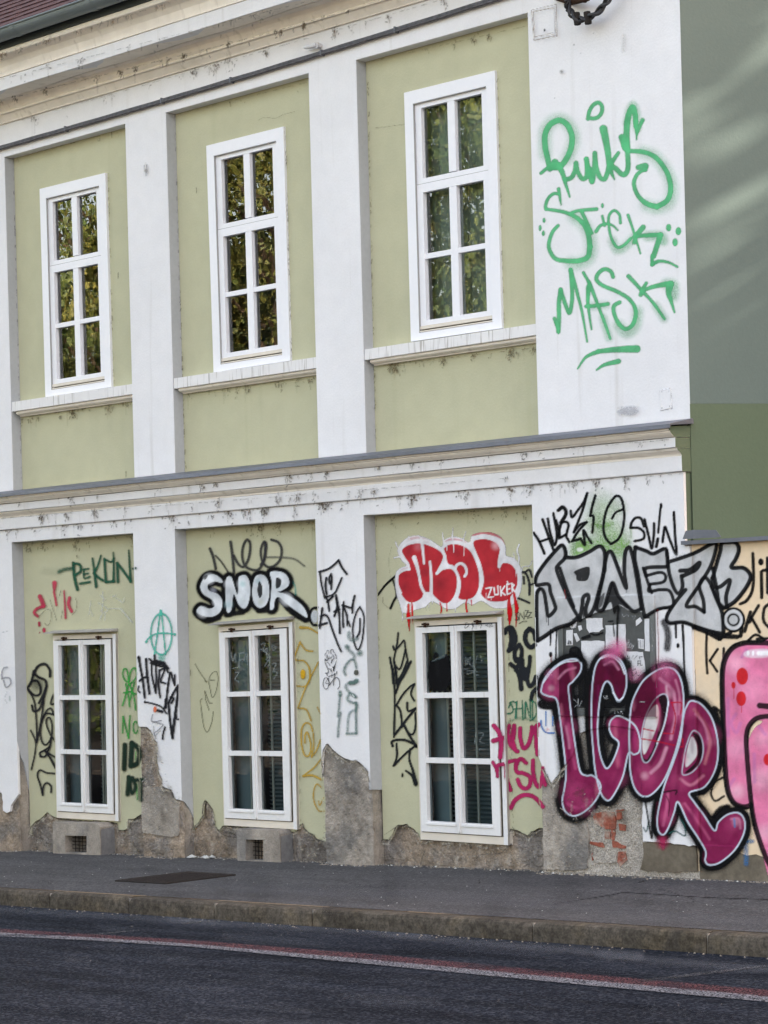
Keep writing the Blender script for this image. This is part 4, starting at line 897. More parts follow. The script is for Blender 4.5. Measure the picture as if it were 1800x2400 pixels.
st = [(36, '245,1095 232,1030 215,950 215,870 250,805 310,780 362,815 388,885 382,960 352,1030 310,1080 268,1072'), (22, '188,1122 230,1090 262,1092'), (50, '262,1078 300,1075'), ((46, 12), '278,1052 322,1110 347,1190 374,1275'),
      (30, '345,1165 385,1150 408,1105 415,1055 425,1110 455,1158 482,1145 486,1090 482,1030'), (31, '482,1030 500,1120 520,1178 534,1080 537,992 545,1080 570,1148 600,1160 618,1120 627,1080'), (24, '505,1090 518,1180'),
      ((52, 34), '592,835 606,900 622,990 630,1070'), ((40, 10), '632,1060 645,1120 664,1162'), ((22, 34), '690,990 655,1040 632,1078'), (33, '632,1078 670,1090 705,1125 732,1130 750,1095 752,1040 745,960'), (44, '712,890 735,950'),
      ((44, 30), '745,960 742,860 752,760 780,695 798,745 803,820'), ((28, 9), '798,780 806,850 808,905'), ((12, 28), '812,870 828,820 846,778'),
      ((28, 34), '755,978 850,985 930,1020 1000,1110 1028,1210 1008,1295 940,1340'), ((34, 22), '940,1340 870,1318 815,1265 790,1190 812,1130 862,1095'), (34, '862,1098 866,1072 818,1085'), (26, '492,770 502,720 525,682 560,665 583,690 578,735 545,765 495,765'),
      ((8, 24), '318,1328 312,1290 302,1225'), ((20, 22), '306,1258 270,1255 235,1285 218,1330 220,1355'), ((20, 34), '220,1355 270,1362 340,1375 410,1405 462,1450 495,1520 505,1600'), ((34, 22), '505,1600 490,1665 430,1690 350,1690 290,1680 255,1645 238,1585 262,1505 298,1462'),
      ((18, 24), '372,1385 430,1365 548,1355'), ((26, 20), '450,1370 480,1430 518,1512'), (17, '585,1400 600,1462'), ((24, 12), '545,1500 570,1465 610,1450 650,1460 685,1492'), (18, '703,1445 695,1390 660,1364 628,1400 628,1470 645,1545 680,1600 720,1592 770,1545'),
      ((20, 12), '752,1395 775,1460 800,1540 832,1642'), (34, '850,1472 798,1535'), ((30, 20), '800,1530 795,1575'), ((24, 28), '805,1532 880,1524 962,1522'), (34, '962,1522 940,1590 918,1659'), (24, 'U:908,0 908,55'), ((26, 14), 'U:908,55 950,34 1010,40 1072,70'),
      (24, 'U:275,405 298,470'), (28, 'U:300,490 304,400 304,300 315,218'), (26, 'U:315,218 345,310 373,368 390,260 380,90'), ((28, 12), 'U:380,90 420,230 455,370 487,556'), (21, 'U:463,108 498,182 490,290'), ((26, 12), 'U:492,200 492,300 502,390 515,475'),
      ((26, 14), 'U:500,170 550,300 600,430 637,535'), (24, 'U:480,327 560,320 622,310'), (26, 'U:655,135 640,100 600,85 560,112 548,155 590,192 680,230 760,280 800,350 790,430 745,472 700,448 665,385 660,325 697,300'),
      ((28, 24), 'U:755,130 840,222'), ((24, 16), 'U:840,222 920,310 988,408'), ((22, 30), 'U:870,175 845,220 835,250'), ((22, 36), 'U:850,222 930,195 1030,178'), ((48, 12), 'U:1022,190 1015,240 1030,290 1053,365'),
      ((9, 30), 'U:425,730 480,655 560,618'), ((28, 50), 'U:560,618 680,606 808,602'), ((12, 34), 'U:548,738 600,705 690,682')]
for w_, p in st: g.s(GRN, w_, p, 9, .82)
for a, b_, c, d in ((208, 1428, 9, 16), (182, 1478, 9, 20), (203, 1512, 10, 18), (1015, 1475, 17, 24), (1078, 1498, 18, 26), (1057, 1570, 17, 26), (586, 1333, 9, 16), (732, 930, 26, 50), (285, 1075, 24, 28), (642, 1075, 20, 24)): g.dot(GRN, a, b_, c, d, 7, .85)
g.s(GRN, (8, 3), '782,1560 784,1590', 3, .7); g.s(GRN, (6, 3), 'U:300,480 302,508', 3, .7)
g.build('large green sprayed lettering on the white corner pier of the upper storey', 0.0)

# -- corner pier, upper tags
g = Paint('D'); FG = (.20, .40, .09)
for a, b_, r_, o_ in ((580, 240, 150, .30), (450, 500, 110, .75), (640, 430, 170, .45), (700, 520, 130, .45), (540, 350, 120, .35), (690, 250, 90, .25), (560, 520, 120, .5), (420, 560, 70, .5)): g.blob(FG, a, b_, r_, o_)
g.s(FG, 26, '530,350 580,370 650,350', 18, .35); g.dot((.8, .8, .8), 440, 520, 22, 14, 10, .7); g.s(FG, 20, '700,440 720,500 760,470', 18, .3); g.s(FG, 14, '770,380 770,440', 12, .3)
g.build('pale green fog of spray above the silver letters')
g = Paint('D')
for w_, p in ((15, '140,412 175,465 210,545'), (13, '180,468 237,450'), (15, '198,325 235,430 268,520'), (14, '232,320 245,400 275,490 290,420 268,285'), (14, '285,330 300,380 312,440'), (20, '300,265 330,245 350,285 318,345'), (14, '318,345 350,340 366,362 352,430 372,470'), (14, '318,345 302,440 345,425'), (14, '380,270 390,310 430,260 465,210 487,155'), (14, '487,155 455,270 400,408'), (14, '400,408 440,360 485,342'), (14, '480,345 430,400 390,465'), (14, '390,465 445,450'), (14, '445,450 472,490 462,395 490,440 515,478'),
             (14, '540,170 520,240 508,300'), (14, '508,300 528,310 520,410'), (14, '640,485 605,440 592,370 612,265 655,190 685,172 712,200 727,290 718,380 690,450 640,485'), (12, '648,318 672,280 722,258'),
             (14, '768,375 775,345 800,315 835,318 855,370'), (14, '768,378 820,380 855,410 850,450 795,465'), (14, '858,325 885,430 905,512 918,430 920,350'), (12, '965,225 955,320 948,410'), (16, '945,450 935,500'), (14, '988,375 975,470'), (14, '995,375 1020,450 1065,552 1058,450 1048,280')):
    g.s(K, w_, p, 6, .93)
g.dot(K, 965, 240, 8, 18, 6); g.dot(K, 1048, 285, 8, 16, 6)
g.build('black sprayed tags over the pale green fog on the white pier')

# -- silver letters
SV = (.52, .525, .53); g = Paint('D')
g.f(SV, '150,722 165,680 220,600 290,520 328,492 346,530 345,570 420,568 500,533 560,498 592,512 605,560 625,535 650,545 700,650 735,520 765,508 790,560 797,505 870,530 915,547 990,515 1005,590 1110,568 1200,533 1285,484 1325,490 1305,600 1290,640 1320,640 1345,540 1360,482 1430,474 1468,500 1460,560 1420,636 1500,640 1545,690 1520,760 1450,850 1390,895 1360,900 1372,980 1372,1060 1300,1050 1200,1018 1110,988 1015,995 1005,950 1040,890 950,905 860,955 840,925 790,930 740,905 690,880 640,905 590,915 540,930 480,955 440,975 410,980 290,1032 210,1080 165,1110 158,950 158,810 190,772 160,750', 6, .93)
g.dot(SV, 1435, 975, 66, 72, 5); g.f((.62, .62, .63), '1050,560 1200,540 1270,500 1150,640 1050,650', 40, .3)
for a, b_, r_ in ((230, 700, 90), (480, 620, 110), (930, 700, 90), (1250, 900, 120), (1400, 600, 90)): g.blob((.62, .62, .63), a, b_, r_, .45)
g.f(K, '405,660 500,632 490,716 425,722 415,690', 5); g.f(K, '650,728 690,820 755,885 745,905 695,878 662,940 640,862 605,905 585,915 600,870 628,800', 6); g.f(K, '560,845 600,800 585,880 548,905', 8, .8)
for w_, p in ((17, '150,725 165,680 220,600 290,520 325,492 345,530 342,575 300,620 290,655 330,760 385,880 440,975'), (17, '150,725 162,750 235,745 250,800 275,870 280,908 236,950 222,880 208,800 185,775 162,810 160,950 165,1110'), (18, '165,1110 210,1082 290,1030 380,1000 420,965'),
             (17, '342,572 420,570 500,535 560,500 590,515 602,570 590,680 560,800 530,900 500,950'), (18, '440,975 455,880 462,830 490,812 496,840 478,900 480,950'), (16, '310,640 350,760 400,890'), (17, '600,660 605,600 622,540 648,545 690,650 740,770 728,660 735,540 760,507 780,560 800,660 820,780 838,900'), (17, '838,905 790,920 750,888 690,820 652,735 620,820 590,908 548,905 560,830 590,700 600,640'),
             (17, '800,505 870,530 915,548 990,515 1005,560 1008,630'), (17, '1005,632 870,640 868,690'), (14, '868,690 960,668 995,690 980,730 895,745'), (15, '895,745 888,790 960,780 1020,788 1046,850 1035,888 950,905 860,955'), (17, '860,955 840,850 820,700 796,580 800,505'), (14, '850,640 885,745 905,800'),
             (17, '1010,602 1110,570 1200,535 1290,485 1325,490 1290,620 1220,740 1130,880 1190,890 1245,925'), (17, '1245,925 1240,850 1215,770 1222,730 1250,700 1285,740 1320,830 1360,930 1370,1050'), (17, '1010,602 1020,680 1050,770 1080,805 1105,760 1098,690'), (19, '1090,658 1155,650 1215,605 1190,650 1110,690'), (17, '1125,780 1060,860 1005,950 1020,995 1110,990 1200,1022 1300,1052 1372,1065'),
             (18, '1300,705 1330,600 1350,530 1360,480 1400,472 1450,476 1470,520 1450,580 1422,636 1500,640 1545,690 1520,760 1450,850 1390,892'), (18, '1392,892 1388,820 1412,718 1350,760 1310,760 1298,705'), (16, '1300,640 1325,760 1345,880 1368,900'), (14, '1290,760 1340,860 1380,900')): g.s(K, w_ * 1.28, p, 6, .97)
g.el(K, 15, 1435, 975, 68, 74, 5); g.el(K, 13, 1435, 975, 35, 36, 5); g.el((.6, .6, .61), 12, 1435, 975, 52, 56, 6)
for w_, p in ((30, '1180,1020 1260,1050 1345,1095'), (24, '1300,1055 1360,1080 1460,1085'), (20, '1345,1100 1380,1075 1415,1060'), (22, '1480,1080 1490,1030'), ((10, 7), '250,1040 248,1140'), (8, '290,1030 285,1140 284,1255'), ((13, 9), '690,890 682,1010 680,1185'), ((13, 9), '1105,1010 1112,1150 1118,1372'), (11, '1060,1010 1063,1090'), (7, '655,1000 662,1080'), (6, '236,950 236,1010'), (5, '222,950 224,990'), (6, '462,900 462,960'), (5, '742,770 742,800')): g.s(K, w_, p, 5, .92)
g.s(K, 34, '985,990 1010,1060 1005,1160', 26, .7); g.dot(K, 1075, 1142, 9, 16, 4); g.dot(K, 250, 1200, 10, 18, 4); g.s((.35, .02, .02), 5, '255,1215 254,1290', 3, .8); g.s((.35, .02, .02), 5, '942,910 948,1100 950,1260', 3, .6); g.s((.25, .02, .02), 5, '340,780 348,840', 3, .8)
g.build('silver bubble letters with thick black outlines across the corner pier and garden wall')

g = Paint('D')
for w_, p in ((17, '1560,545 1565,700 1555,790 1520,850 1480,872'), (18, '1615,665 1618,830'), (16, '1625,655 1670,650'), (16, '1655,575 1656,800'), (18, '1545,925 1525,990 1508,1050'), (16, '1598,882 1555,955 1540,990'), (16, '1550,960 1580,1010 1605,1055'), (16, '1670,870 1635,900 1630,980 1670,1030'),
             (14, '1530,1108 1580,1072 1640,1105'), (18, '1590,1100 1655,1098'), (13, '1262,1060 1258,1180 1265,1322'), (13, '1332,1165 1282,1240'), (13, '1282,1240 1330,1310'), (13, '1372,1160 1370,1235 1368,1330')): g.s(K, w_, p, 6, .9)
g.dot(K, 1612, 600, 16, 22, 7)
g.build('black sprayed letters at the top of the cream garden wall')

# -- pink figure letter
PK = (.74, .20, .36); g = Paint('H')
g.s(K, 13, '1290,480 1330,448 1358,490 1365,570 1332,622', 5, .8); g.s(K, 12, '1372,888 1312,925 1290,995 1318,1042 1372,1012', 5, .8); g.s(K, 34, '1395,1085 1350,1100 1310,1150 1290,1180', 20, .9); g.s((.05, .20, .45), 30, '1520,1130 1515,1300 1518,1450', 16, .45); g.s((.05, .20, .45), 24, '1490,1300 1560,1305', 14, .5)
pa = '1700,28 1600,24 1500,27 1425,60 1378,140 1366,260 1372,500 1382,800 1400,970 1440,1050 1500,1078 1545,1070 1538,900 1522,680 1530,580 1580,520 1700,492'
pb = '1700,530 1610,545 1560,590 1528,680 1530,800 1545,950 1562,1100 1600,1290 1700,1560'
g.f(PK, pa, 5, .96); g.f(PK, pb, 5, .96)
for a, b_, r_, c in ((1450, 150, 110, (.85, .42, .55)), (1560, 330, 160, (.80, .30, .46)), (1450, 700, 120, (.80, .34, .50)), (1460, 980, 80, (.86, .48, .60)), (1620, 900, 120, (.86, .42, .56)), (1620, 640, 90, (.82, .36, .5)), (1640, 1250, 90, (.85, .45, .58))): g.blob(c, a, b_, r_, .7)
for p in ('1400,380 1400,620', '1450,480 1420,540 1455,600 1480,540', '1570,740 1572,920', '1440,900 1400,960', '1600,560 1640,610', '1490,110 1520,60'): g.s((.42, .16, .45), 22, p, 16, .35)
g.f((.80, .78, .84), '1500,95 1535,65 1659,60 1659,110 1540,115', 14, .6); g.dot((.95, .93, .95), 1530, 86, 9, 16, 7); g.dot((.95, .93, .95), 1562, 86, 8, 16, 7); g.s((.95, .93, .95), 30, '1600,86 1660,84', 14, .9)
g.s(K, 30, '1700,22 1600,18 1500,21 1425,55 1376,138 1362,260 1368,500 1380,800 1398,970 1438,1055 1500,1082 1548,1072', 6); g.s(K, 28, '1700,492 1600,502 1548,540 1522,600 1520,700 1535,900 1552,1070 1570,1180 1605,1300 1660,1440 1740,1560', 6); g.s(K, 32, '1605,425 1680,432', 6)
RD = (.58, .012, .012); g.dot(RD, 1492, 235, 38, 56, 6); g.dot(RD, 1485, 380, 32, 48, 6); g.dot(RD, 1435, 293, 14, 22, 5); g.dot(RD, 1656, 775, 26, 38, 6); g.s(RD, 3, '1437,310 1438,382', 2, .7); g.s(RD, 3, '1487,425 1488,470', 2, .7)
g.build('pale pink bubble figure with black outline and red dots on the garden wall')

# -- magenta letters
MG = (.235, .017, .080); ML = (.45, .065, .18); OL = (.55, .62, .72); g = Paint('H')
I_ = '190,318 212,250 270,180 340,135 410,124 448,155 440,210 395,268 366,300 372,380 388,520 410,680 440,845 480,878 520,878 560,912 574,965 540,1042 470,1112 400,1140 345,1110 326,1040 340,960 350,860 335,700 310,500 288,385 230,362 195,345'
G_ = '615,268 642,290 662,350 690,400 722,365 742,290 735,200 700,128 640,96 582,112 542,170 522,280 515,420 515,560 525,700 540,850 575,990 620,1040 662,1000 718,885 755,735 790,742 825,720 828,640 800,560 742,512 682,494 642,520 630,570 650,622 690,662 680,720 645,800 612,832 582,780 562,690 555,560 567,400 590,300'
O_ = '775,420 800,350 850,265 920,208 990,180 1052,192 1095,260 1112,380 1105,510 1082,640 1040,780 980,915 905,1000 845,1012 795,960 768,860 762,740 760,600 765,500'
OH = '990,350 1012,400 992,520 952,650 895,775 855,790 835,720 842,600 872,480 930,380'
R_ = '1112,490 1132,430 1162,395 1230,420 1300,520 1335,680 1320,830 1250,950 1150,990 1180,1050 1240,1130 1312,1235 1338,1180 1400,1130 1470,1122 1508,1175 1500,1260 1442,1362 1350,1440 1280,1458 1252,1430 1255,1370 1205,1280 1140,1180 1076,1050 1050,1120 1012,1220 980,1262 948,1235 942,1150 962,1040 992,930 1042,800 1090,650'
RH = '1172,590 1220,618 1240,700 1222,790 1165,858 1105,870 1112,780 1132,680'
g.o(K, 96, 60, .5, (I_, G_, O_, R_)); g.o(K, 74, 12, .96, (I_, G_, O_, R_))
g.f(K, '180,390 270,370 300,440 250,450 190,445 165,420', 14); g.s(K, 40, '270,420 300,560 330,700 350,850', 14); g.s(K, 40, '405,500 425,700 450,860', 20, .9); g.s(K, 34, '490,240 490,420 500,640 520,800', 16, .95); g.s(K, 46, '300,1040 330,1120 400,1165 470,1150', 26, .7); g.s(K, 36, '460,870 520,855 580,900 590,960', 12, .9); g.s(K, 44, '1090,1080 1180,1250 1240,1380 1255,1440', 16, .95); g.s(K, 36, '1250,1440 1330,1470 1420,1400 1500,1290 1520,1200', 14, .9)
g.f(K, '455,190 520,200 520,280 490,420 420,420 395,310', 14, .75); g.f(K, '760,290 870,240 800,330 770,420', 14, .85); g.f(K, '610,270 690,400 640,450 620,500 600,480 580,420', 14, .7)
g.s(K, 56, '820,300 790,400 775,520', 18, .95); g.s(K, 40, '745,150 765,260 750,380', 16, .9); g.s(K, 44, '570,140 530,230 505,400 505,560 520,760', 14, .95); g.s(K, 38, '1310,450 1350,600 1350,760 1310,880 1240,980', 14, .9); g.s(K, 40, '1340,1160 1390,1090 1300,1180', 14, .9); g.s(K, 36, '880,1015 950,960 930,1090 925,1200', 16, .85); g.s(K, 40, '600,1030 640,1050 690,980', 14, .8)
g.f(K, '600,470 640,490 625,560 640,640 610,780 585,700', 20, .6)
for q in (I_, G_, O_, R_): g.f(MG, q, 4, .93)
for q in (I_, G_, O_, R_): g.fc((.085, .004, .022), q, 'P:300,120 1510,80 1545,1605 330,1590', 4, .72)
for a, b_, r_, o_ in ((250, 320, 90, .9), (360, 560, 90, .5), (400, 980, 130, .35), (470, 1080, 90, .4), (660, 540, 60, .8), (700, 900, 80, .3), (1000, 300, 90, .6), (880, 870, 120, .6), (1060, 480, 90, .7), (1160, 450, 80, .6), (1270, 620, 110, .6), (1080, 900, 110, .5), (1000, 1150, 80, .6), (1200, 1150, 80, .3), (1440, 1190, 90, .5)): g.blob(ML, a, b_, r_, o_)
for a, b_, r_, o_ in ((255, 312, 30, .7), (1030, 350, 45, .4), (1290, 660, 45, .2), (860, 880, 40, .5), (1450, 1180, 40, .4)): g.blob((.78, .45, .55), a, b_, r_, o_)
for p, w_, c_ in (('360,540 390,700 410,830', 22, ML), ('330,560 360,700 375,850', 16, (.16, .008, .05)), ('960,250 1040,330 1060,480 1030,640', 20, (.62, .25, .38)), ('1000,300 1010,420', 12, (.7, .45, .55)), ('1180,450 1260,560 1280,680 1250,800', 18, (.52, .16, .2)), ('1220,480 1300,640 1290,800', 12, (.2, .01, .05)), ('900,860 960,800 1000,700', 22, (.66, .3, .42)), ('1090,900 1160,940 1240,880', 18, (.6, .2, .3)), ('1010,1000 1000,1100 980,1200', 18, (.55, .12, .25)), ('1120,1060 1220,1200 1280,1290', 16, (.5, .1, .22)), ('400,1000 480,960 530,930', 20, (.2, .02, .07)), ('360,1060 430,1090 500,1050', 18, (.42, .06, .17)), ('560,300 545,500', 16, (.40, .02, .2)), ('640,560 700,620 770,600', 24, (.22, .02, .07))): g.s(c_, w_, p, 18, .75)
for p, w_ in (('560,200 620,160 700,230', 20), ('545,330 540,500 545,700', 26), ('600,900 640,960 700,850', 30), ('420,900 500,930 540,990', 24), ('1310,1300 1400,1330 1470,1230', 30), ('350,240 355,400 370,520', 34), ('810,700 800,830 840,940', 24), ('1120,540 1130,600', 20)): g.s((.17, .008, .055), w_, p, 26, .45)
g.f((.70, .68, .66), OH, 4, .0); g.f(K, '985,352 1012,400 992,520 952,650 895,775 870,788 920,690 952,560 965,450 950,380', 8, .95); g.f((.65, .64, .63), '940,420 950,520 900,660 860,740 845,700 850,600 880,480', 9, .9); g.f(K, '835,700 850,760 880,780 855,792 836,760', 8, .9)
g.f((.68, .67, .66), '1160,630 1190,660 1200,740 1160,800 1125,820 1130,740', 9, .9); g.f(K, '1172,600 1222,630 1240,710 1215,795 1160,852 1120,860 1190,790 1205,700 1185,640', 7, .95)
for q in (I_, G_, O_, R_, OH, RH): g.s(OL, 8, q, 7, .75, closed=True)
rs_ = np.random.RandomState(5)
for q in (I_, G_, O_, R_): g.fc((.075, .004, .022), q, 'P:300,120 1510,80 1545,1605 330,1590', 4, .8)
for p in ('365,300 372,420 390,560', '520,300 515,500 530,700', '780,460 765,640 775,860', '950,1060 945,1180 975,1250', '1120,560 1095,700 1080,860', '1255,1370 1250,1430 1300,1450', '330,1060 360,1120 430,1130', '1000,560 960,690 900,800'): g.s((.09, .004, .028), 26, p, 24, .65)
for p in ('1060,260 1085,360 1080,480', '350,560 365,640 372,700', '300,250 350,200 410,180', '600,160 650,140 690,190', '1190,480 1240,540 1270,640', '1420,1160 1470,1160 1480,1220'): g.s((.66, .26, .40), 14, p, 16, .6)
for _ in range(70):
    q_ = np.array(g.P((I_, G_, O_, R_)[_ % 4])[0]); a_ = q_[rs_.randint(len(q_))] * .6 + q_[rs_.randint(len(q_))] * .4; X_, Y_ = (a_[0] - 1200) * 2.765, (a_[1] - 1500) * 2.765
    c_ = ((.16, .008, .05), (.45, .05, .17), (.10, .006, .04), (.60, .16, .26))[rs_.randint(4)]
    L_ = rs_.uniform(30, 90); g.fc(c_, '%d,%d %d,%d %d,%d %d,%d' % (X_ - 14, Y_, X_, Y_ - L_, X_ + 14, Y_ + 4, X_ + 2, Y_ + L_), 'H:' + (I_, G_, O_, R_)[_ % 4], 30, .45)
for q in (I_, G_, O_, R_): g.s(OL, 10, q, 6, .85, closed=True)
for p in ('200,280 270,190 340,145 420,135', '575,120 640,105 700,150 730,220', '1015,400 990,540 940,670'): g.s((.72, .78, .86), 9, p, 5, .8)
g.s(K, 18, '690,400 720,380', 10, .6); g.s((.75, .80, .88), 10, '655,340 690,390 720,372', 5, .9)
for p in ('1035,405 1100,410 1092,480', '1035,405 1060,500 1045,600', '985,605 1045,608', '840,640 930,655 1050,682', '850,575 920,590', '1105,640 1108,690 1088,690'): g.s((.42, .01, .03), 9, p, 3, .85)
g.s(K, 9, '985,985 1065,975 1060,1000', 3, .8); g.s(K, 7, '1000,1010 1020,1060 1015,1140', 3, .7); g.s((.02, .10, .09), 9, '1020,1252 1060,1240 1122,1268 1115,1200 1090,1160', 5, .7); g.s((.02, .10, .09), 9, '850,1215 870,1240 885,1180', 5, .6); g.s(K, 9, '860,1020 880,1150 905,1285 905,1180', 5, .8)
g.s((.05, .20, .45), 14, '1440,1160 1444,1210', 6, .7); g.blob((.40, .03, .10), 975, 1310, 60, .8); g.s((.40, .03, .10), 22, '975,1290 980,1350', 22, .5)
g.build('large magenta letters with pale blue inner line and black outline on the corner pier')
g = Paint('D'); g.blob((.75, .16, .36), 690, 1160, 90, .55); g.blob((.75, .16, .36), 640, 1200, 90, .5); g.blob((.75, .2, .4), 990, 1300, 110, .4); g.blob((.75, .2, .4), 800, 1330, 70, .35); g.blob((.75, .25, .45), 250, 1330, 50, .3)
g.build('pink overspray above the magenta letters')

# -- red bubble letters
WH = (.74, .72, .74); RE = (.43, .008, .018); g = Paint('C')
g.s(K, 16, '130,718 200,628 290,548', 5, .95); g.s(K, 15, '262,590 285,660 290,720', 6, .8); g.s(K, 16, '240,832 265,775 295,725', 5, .95); g.s((.25, .23, .18), 4, '250,300 225,420 240,560', 4, .3); g.s((.2, .18, .14), 4, '175,740 180,790 240,840', 4, .5)
g.f(WH, '300,340 330,270 400,215 480,205 580,238 680,300 700,245 770,215 850,225 930,270 938,210 1000,180 1110,180 1190,215 1235,300 1240,375 1310,400 1365,480 1378,600 1345,740 1260,822 1130,828 1030,770 950,800 880,785 800,835 720,835 640,790 590,775 540,820 450,848 400,870 345,868 322,800 300,740 280,620 290,520 330,482 375,462 340,420', 9, .95)
g.f((.50, .18, .22), '400,225 480,212 580,245 560,262 480,232 410,245', 14, .5); g.f((.50, .10, .14), '700,262 760,228 840,235 900,265 840,250 760,246', 12, .6); g.f((.45, .02, .03), '940,205 1000,180 1110,178 1190,215 1230,280 1190,232 1100,200 1000,205', 8, .8); g.f((.55, .3, .36), '300,540 330,500 380,480 400,495 340,515', 10, .6)
M_ = '340,330 410,282 520,275 640,320 692,372 682,430 642,515 700,500 762,492 805,540 815,620 792,720 742,782 685,782 622,730 590,695 532,695 510,742 450,778 385,772 330,702 297,620 310,550 360,512 408,502 398,450 362,385'
g.f(RE, M_, 6, .97); g.f(RE, '705,312 760,280 840,285 922,330 972,420 1005,540 1000,660 960,732 900,755 828,742 842,640 820,560 785,480 735,440 722,380', 6, .97)
g.f(RE, '958,258 1050,235 1140,260 1185,320 1176,400 1172,470 1220,440 1290,460 1335,540 1332,640 1290,715 1240,765 1130,775 1060,750 1018,690 1038,600 1020,480 985,360', 6, .97)
for a, b_, r_ in ((400, 340, 80), (360, 640, 70), (540, 520, 60), (800, 340, 70), (680, 620, 90), (1100, 560, 70)): g.blob((.22, .02, .03), a, b_, r_, .5)
g.blob((.75, .45, .48), 1150, 290, 60, .6); g.blob((.62, .25, .28), 480, 300, 60, .4)
for w_, p in (((30, 18), '508,238 520,330 530,445'), ((40, 22), '445,395 470,470 490,560'), (24, '490,560 505,640 535,700'), ((22, 26), '582,430 592,560 592,700'), (26, '640,530 700,470 712,400 690,340 640,300'), (22, '645,528 700,480 760,465 800,500 835,590 830,690 790,790'), (24, '800,490 812,460 850,445 885,470 898,520 882,555'), (30, '930,270 965,350 1010,460 1032,590 1010,690'), (28, '940,265 960,225 1050,205 1150,235 1200,300 1185,400 1180,470'), (22, '1175,470 1230,415 1300,430 1350,520'), (20, '330,700 300,620 305,540 350,505 405,495'), (16, '405,495 390,440 345,385 335,320 380,270'), (18, '380,270 480,240 600,262 690,340'), (18, '705,300 760,262 850,262 925,315')): g.s(WH, w_, p, 6, .93)
for w_, p in (((14, 5), '285,262 300,300 320,340'), ((12, 5), '395,210 410,245 432,270'), ((6, 12), '690,180 698,250'), ((12, 4), '698,250 725,290 727,332'), ((6, 12), '782,130 775,210'), ((14, 4), '775,210 785,290 785,350'), ((5, 11), '892,165 870,240'), ((12, 3), '868,240 878,310 874,380'), (12, '1352,280 1335,335 1350,390 1345,460'), ((5, 12), '1305,350 1312,410'), (7, '1372,520 1385,475 1440,465 1467,420'), ((14, 6), '275,395 320,390 350,430'), (8, '480,200 515,240'), ((8, 3), '340,850 346,945'), ((7, 3), '545,800 548,855'), ((7, 3), '575,800 577,850'), ((7, 3), '800,820 803,868'), ((7, 3), '525,800 527,830'), ((6, 3), '600,770 605,800'), ((8, 3), '1180,470 1184,510'), ((6, 3), '1322,480 1328,565')): g.s(WH, w_, p, 4, .9)
for w_, p in ((13, '668,785 682,830 675,872'), (12, '727,788 728,856'), (14, '900,752 893,810 902,868'), (10, '938,760 942,806'), ((16, 44), '1270,725 1265,780 1272,870'), ((44, 6), '1272,870 1270,930 1268,975'), ((4, 3), '1268,975 1262,1110'), ((20, 36), '1305,690 1322,780 1330,830'), ((36, 5), '1330,830 1328,890 1326,990'), ((18, 34), '395,800 395,900'), ((34, 4), '395,900 400,960 402,1030'), ((12, 20), '425,780 428,850'), ((20, 3), '428,850 430,970')): g.s((.50, .006, .01), w_, p, 4, .97)
for p in ('1065,660 1115,652 1082,740 1130,732', '1135,655 1142,715 1172,712 1168,640', '1190,645 1196,722', '1228,640 1196,688 1232,718', '1245,625 1250,712', '1245,628 1275,620', '1248,668 1272,664', '1252,710 1280,700', '1288,615 1294,690', '1288,618 1308,632 1292,655 1312,688', '1250,600 1255,620'): g.s((.8, .8, .8), 12, p, 4, .93, lin=True)
g.s(WH, (3, 2), '1066,700 1066,760', 2, .7); g.s(WH, (3, 2), '1110,740 1112,765', 2, .7)
for p in ('380,820 400,790 420,840 390,850 430,760',): g.s((.25, .2, .1), 5, p, 3, .6)
g.build('red bubble letters with white outline and drips above the right ground floor window', 'low')
g = Paint('C')
for w_, p in ((17, '1385,520 1415,540 1440,620 1440,715'), (15, '1400,520 1440,500 1462,560'), (13, '1435,630 1480,620'), (16, '1345,745 1395,765 1440,785'), (15, '1395,620 1390,560')): g.s((.03, .03, .035), w_, p, 6, .92)
for p in ('1348,868 1325,880 1330,905 1350,912 1340,935 1315,930', '1352,935 1358,872 1395,928 1393,862', '1405,852 1432,850 1405,905 1435,900', '1420,870 1460,865 1425,918 1462,910', '1350,965 1385,945 1418,945'): g.s((.10, .10, .08), 7, p, 3, .85, lin=True)
g.build('thin black tags beside the red bubble letters')
g = Paint('C')
for w_, p in ((40, '1228,1045 1245,1010 1285,1000 1312,1050 1318,1110 1295,1170 1262,1198'), (34, '1275,1015 1285,1100 1270,1190'), (34, '1440,1008 1408,1050 1408,1120 1450,1170 1485,1150'), (34, '1440,1008 1480,1040 1492,1100'), (30, '1352,1145 1312,1210 1322,1285 1360,1280 1375,1200 1352,1145'), (30, '1362,1300 1375,1400 1385,1440'), (28, '1360,1300 1400,1370 1420,1430'), (28, '1420,1440 1440,1320 1445,1250'), (30, 'G:1150,22 1195,60 1222,130 1232,215'), (26, 'G:1190,70 1215,20 1240,-10'), (26, 'G:1240,-10 1242,60 1255,130'), (26, 'G:1205,-20 1235,60 1262,140'), (26, 'G:1270,60 1280,150 1300,195 1330,165 1345,120'), (24, 'G:1360,205 1322,240 1308,298')): g.s((.018, .02, .024), w_, p, 6, .96)
g.build('fat black letters running down beside the right ground floor window')
g = Paint('G'); TG = (.02, .17, .10)
g.s(TG, 22, '1130,480 1180,450 1240,442 1350,460', 18, .25)
for p in ('1140,325 1165,312 1192,322', '1150,325 1168,365 1160,400 1122,408', '1170,372 1240,366', '1195,318 1195,440', '1200,312 1185,440', '1240,305 1246,455', '1265,320 1262,440', '1268,315 1305,440 1300,300', '1318,305 1322,450', '1318,310 1345,330 1352,400 1330,445 1300,460', '1150,330 1135,360'): g.s(TG, 10, p, 5, .85)
g.build('green sprayed letters above the crimson lettering')
HP = (.40, .022, .105); g = Paint('G')
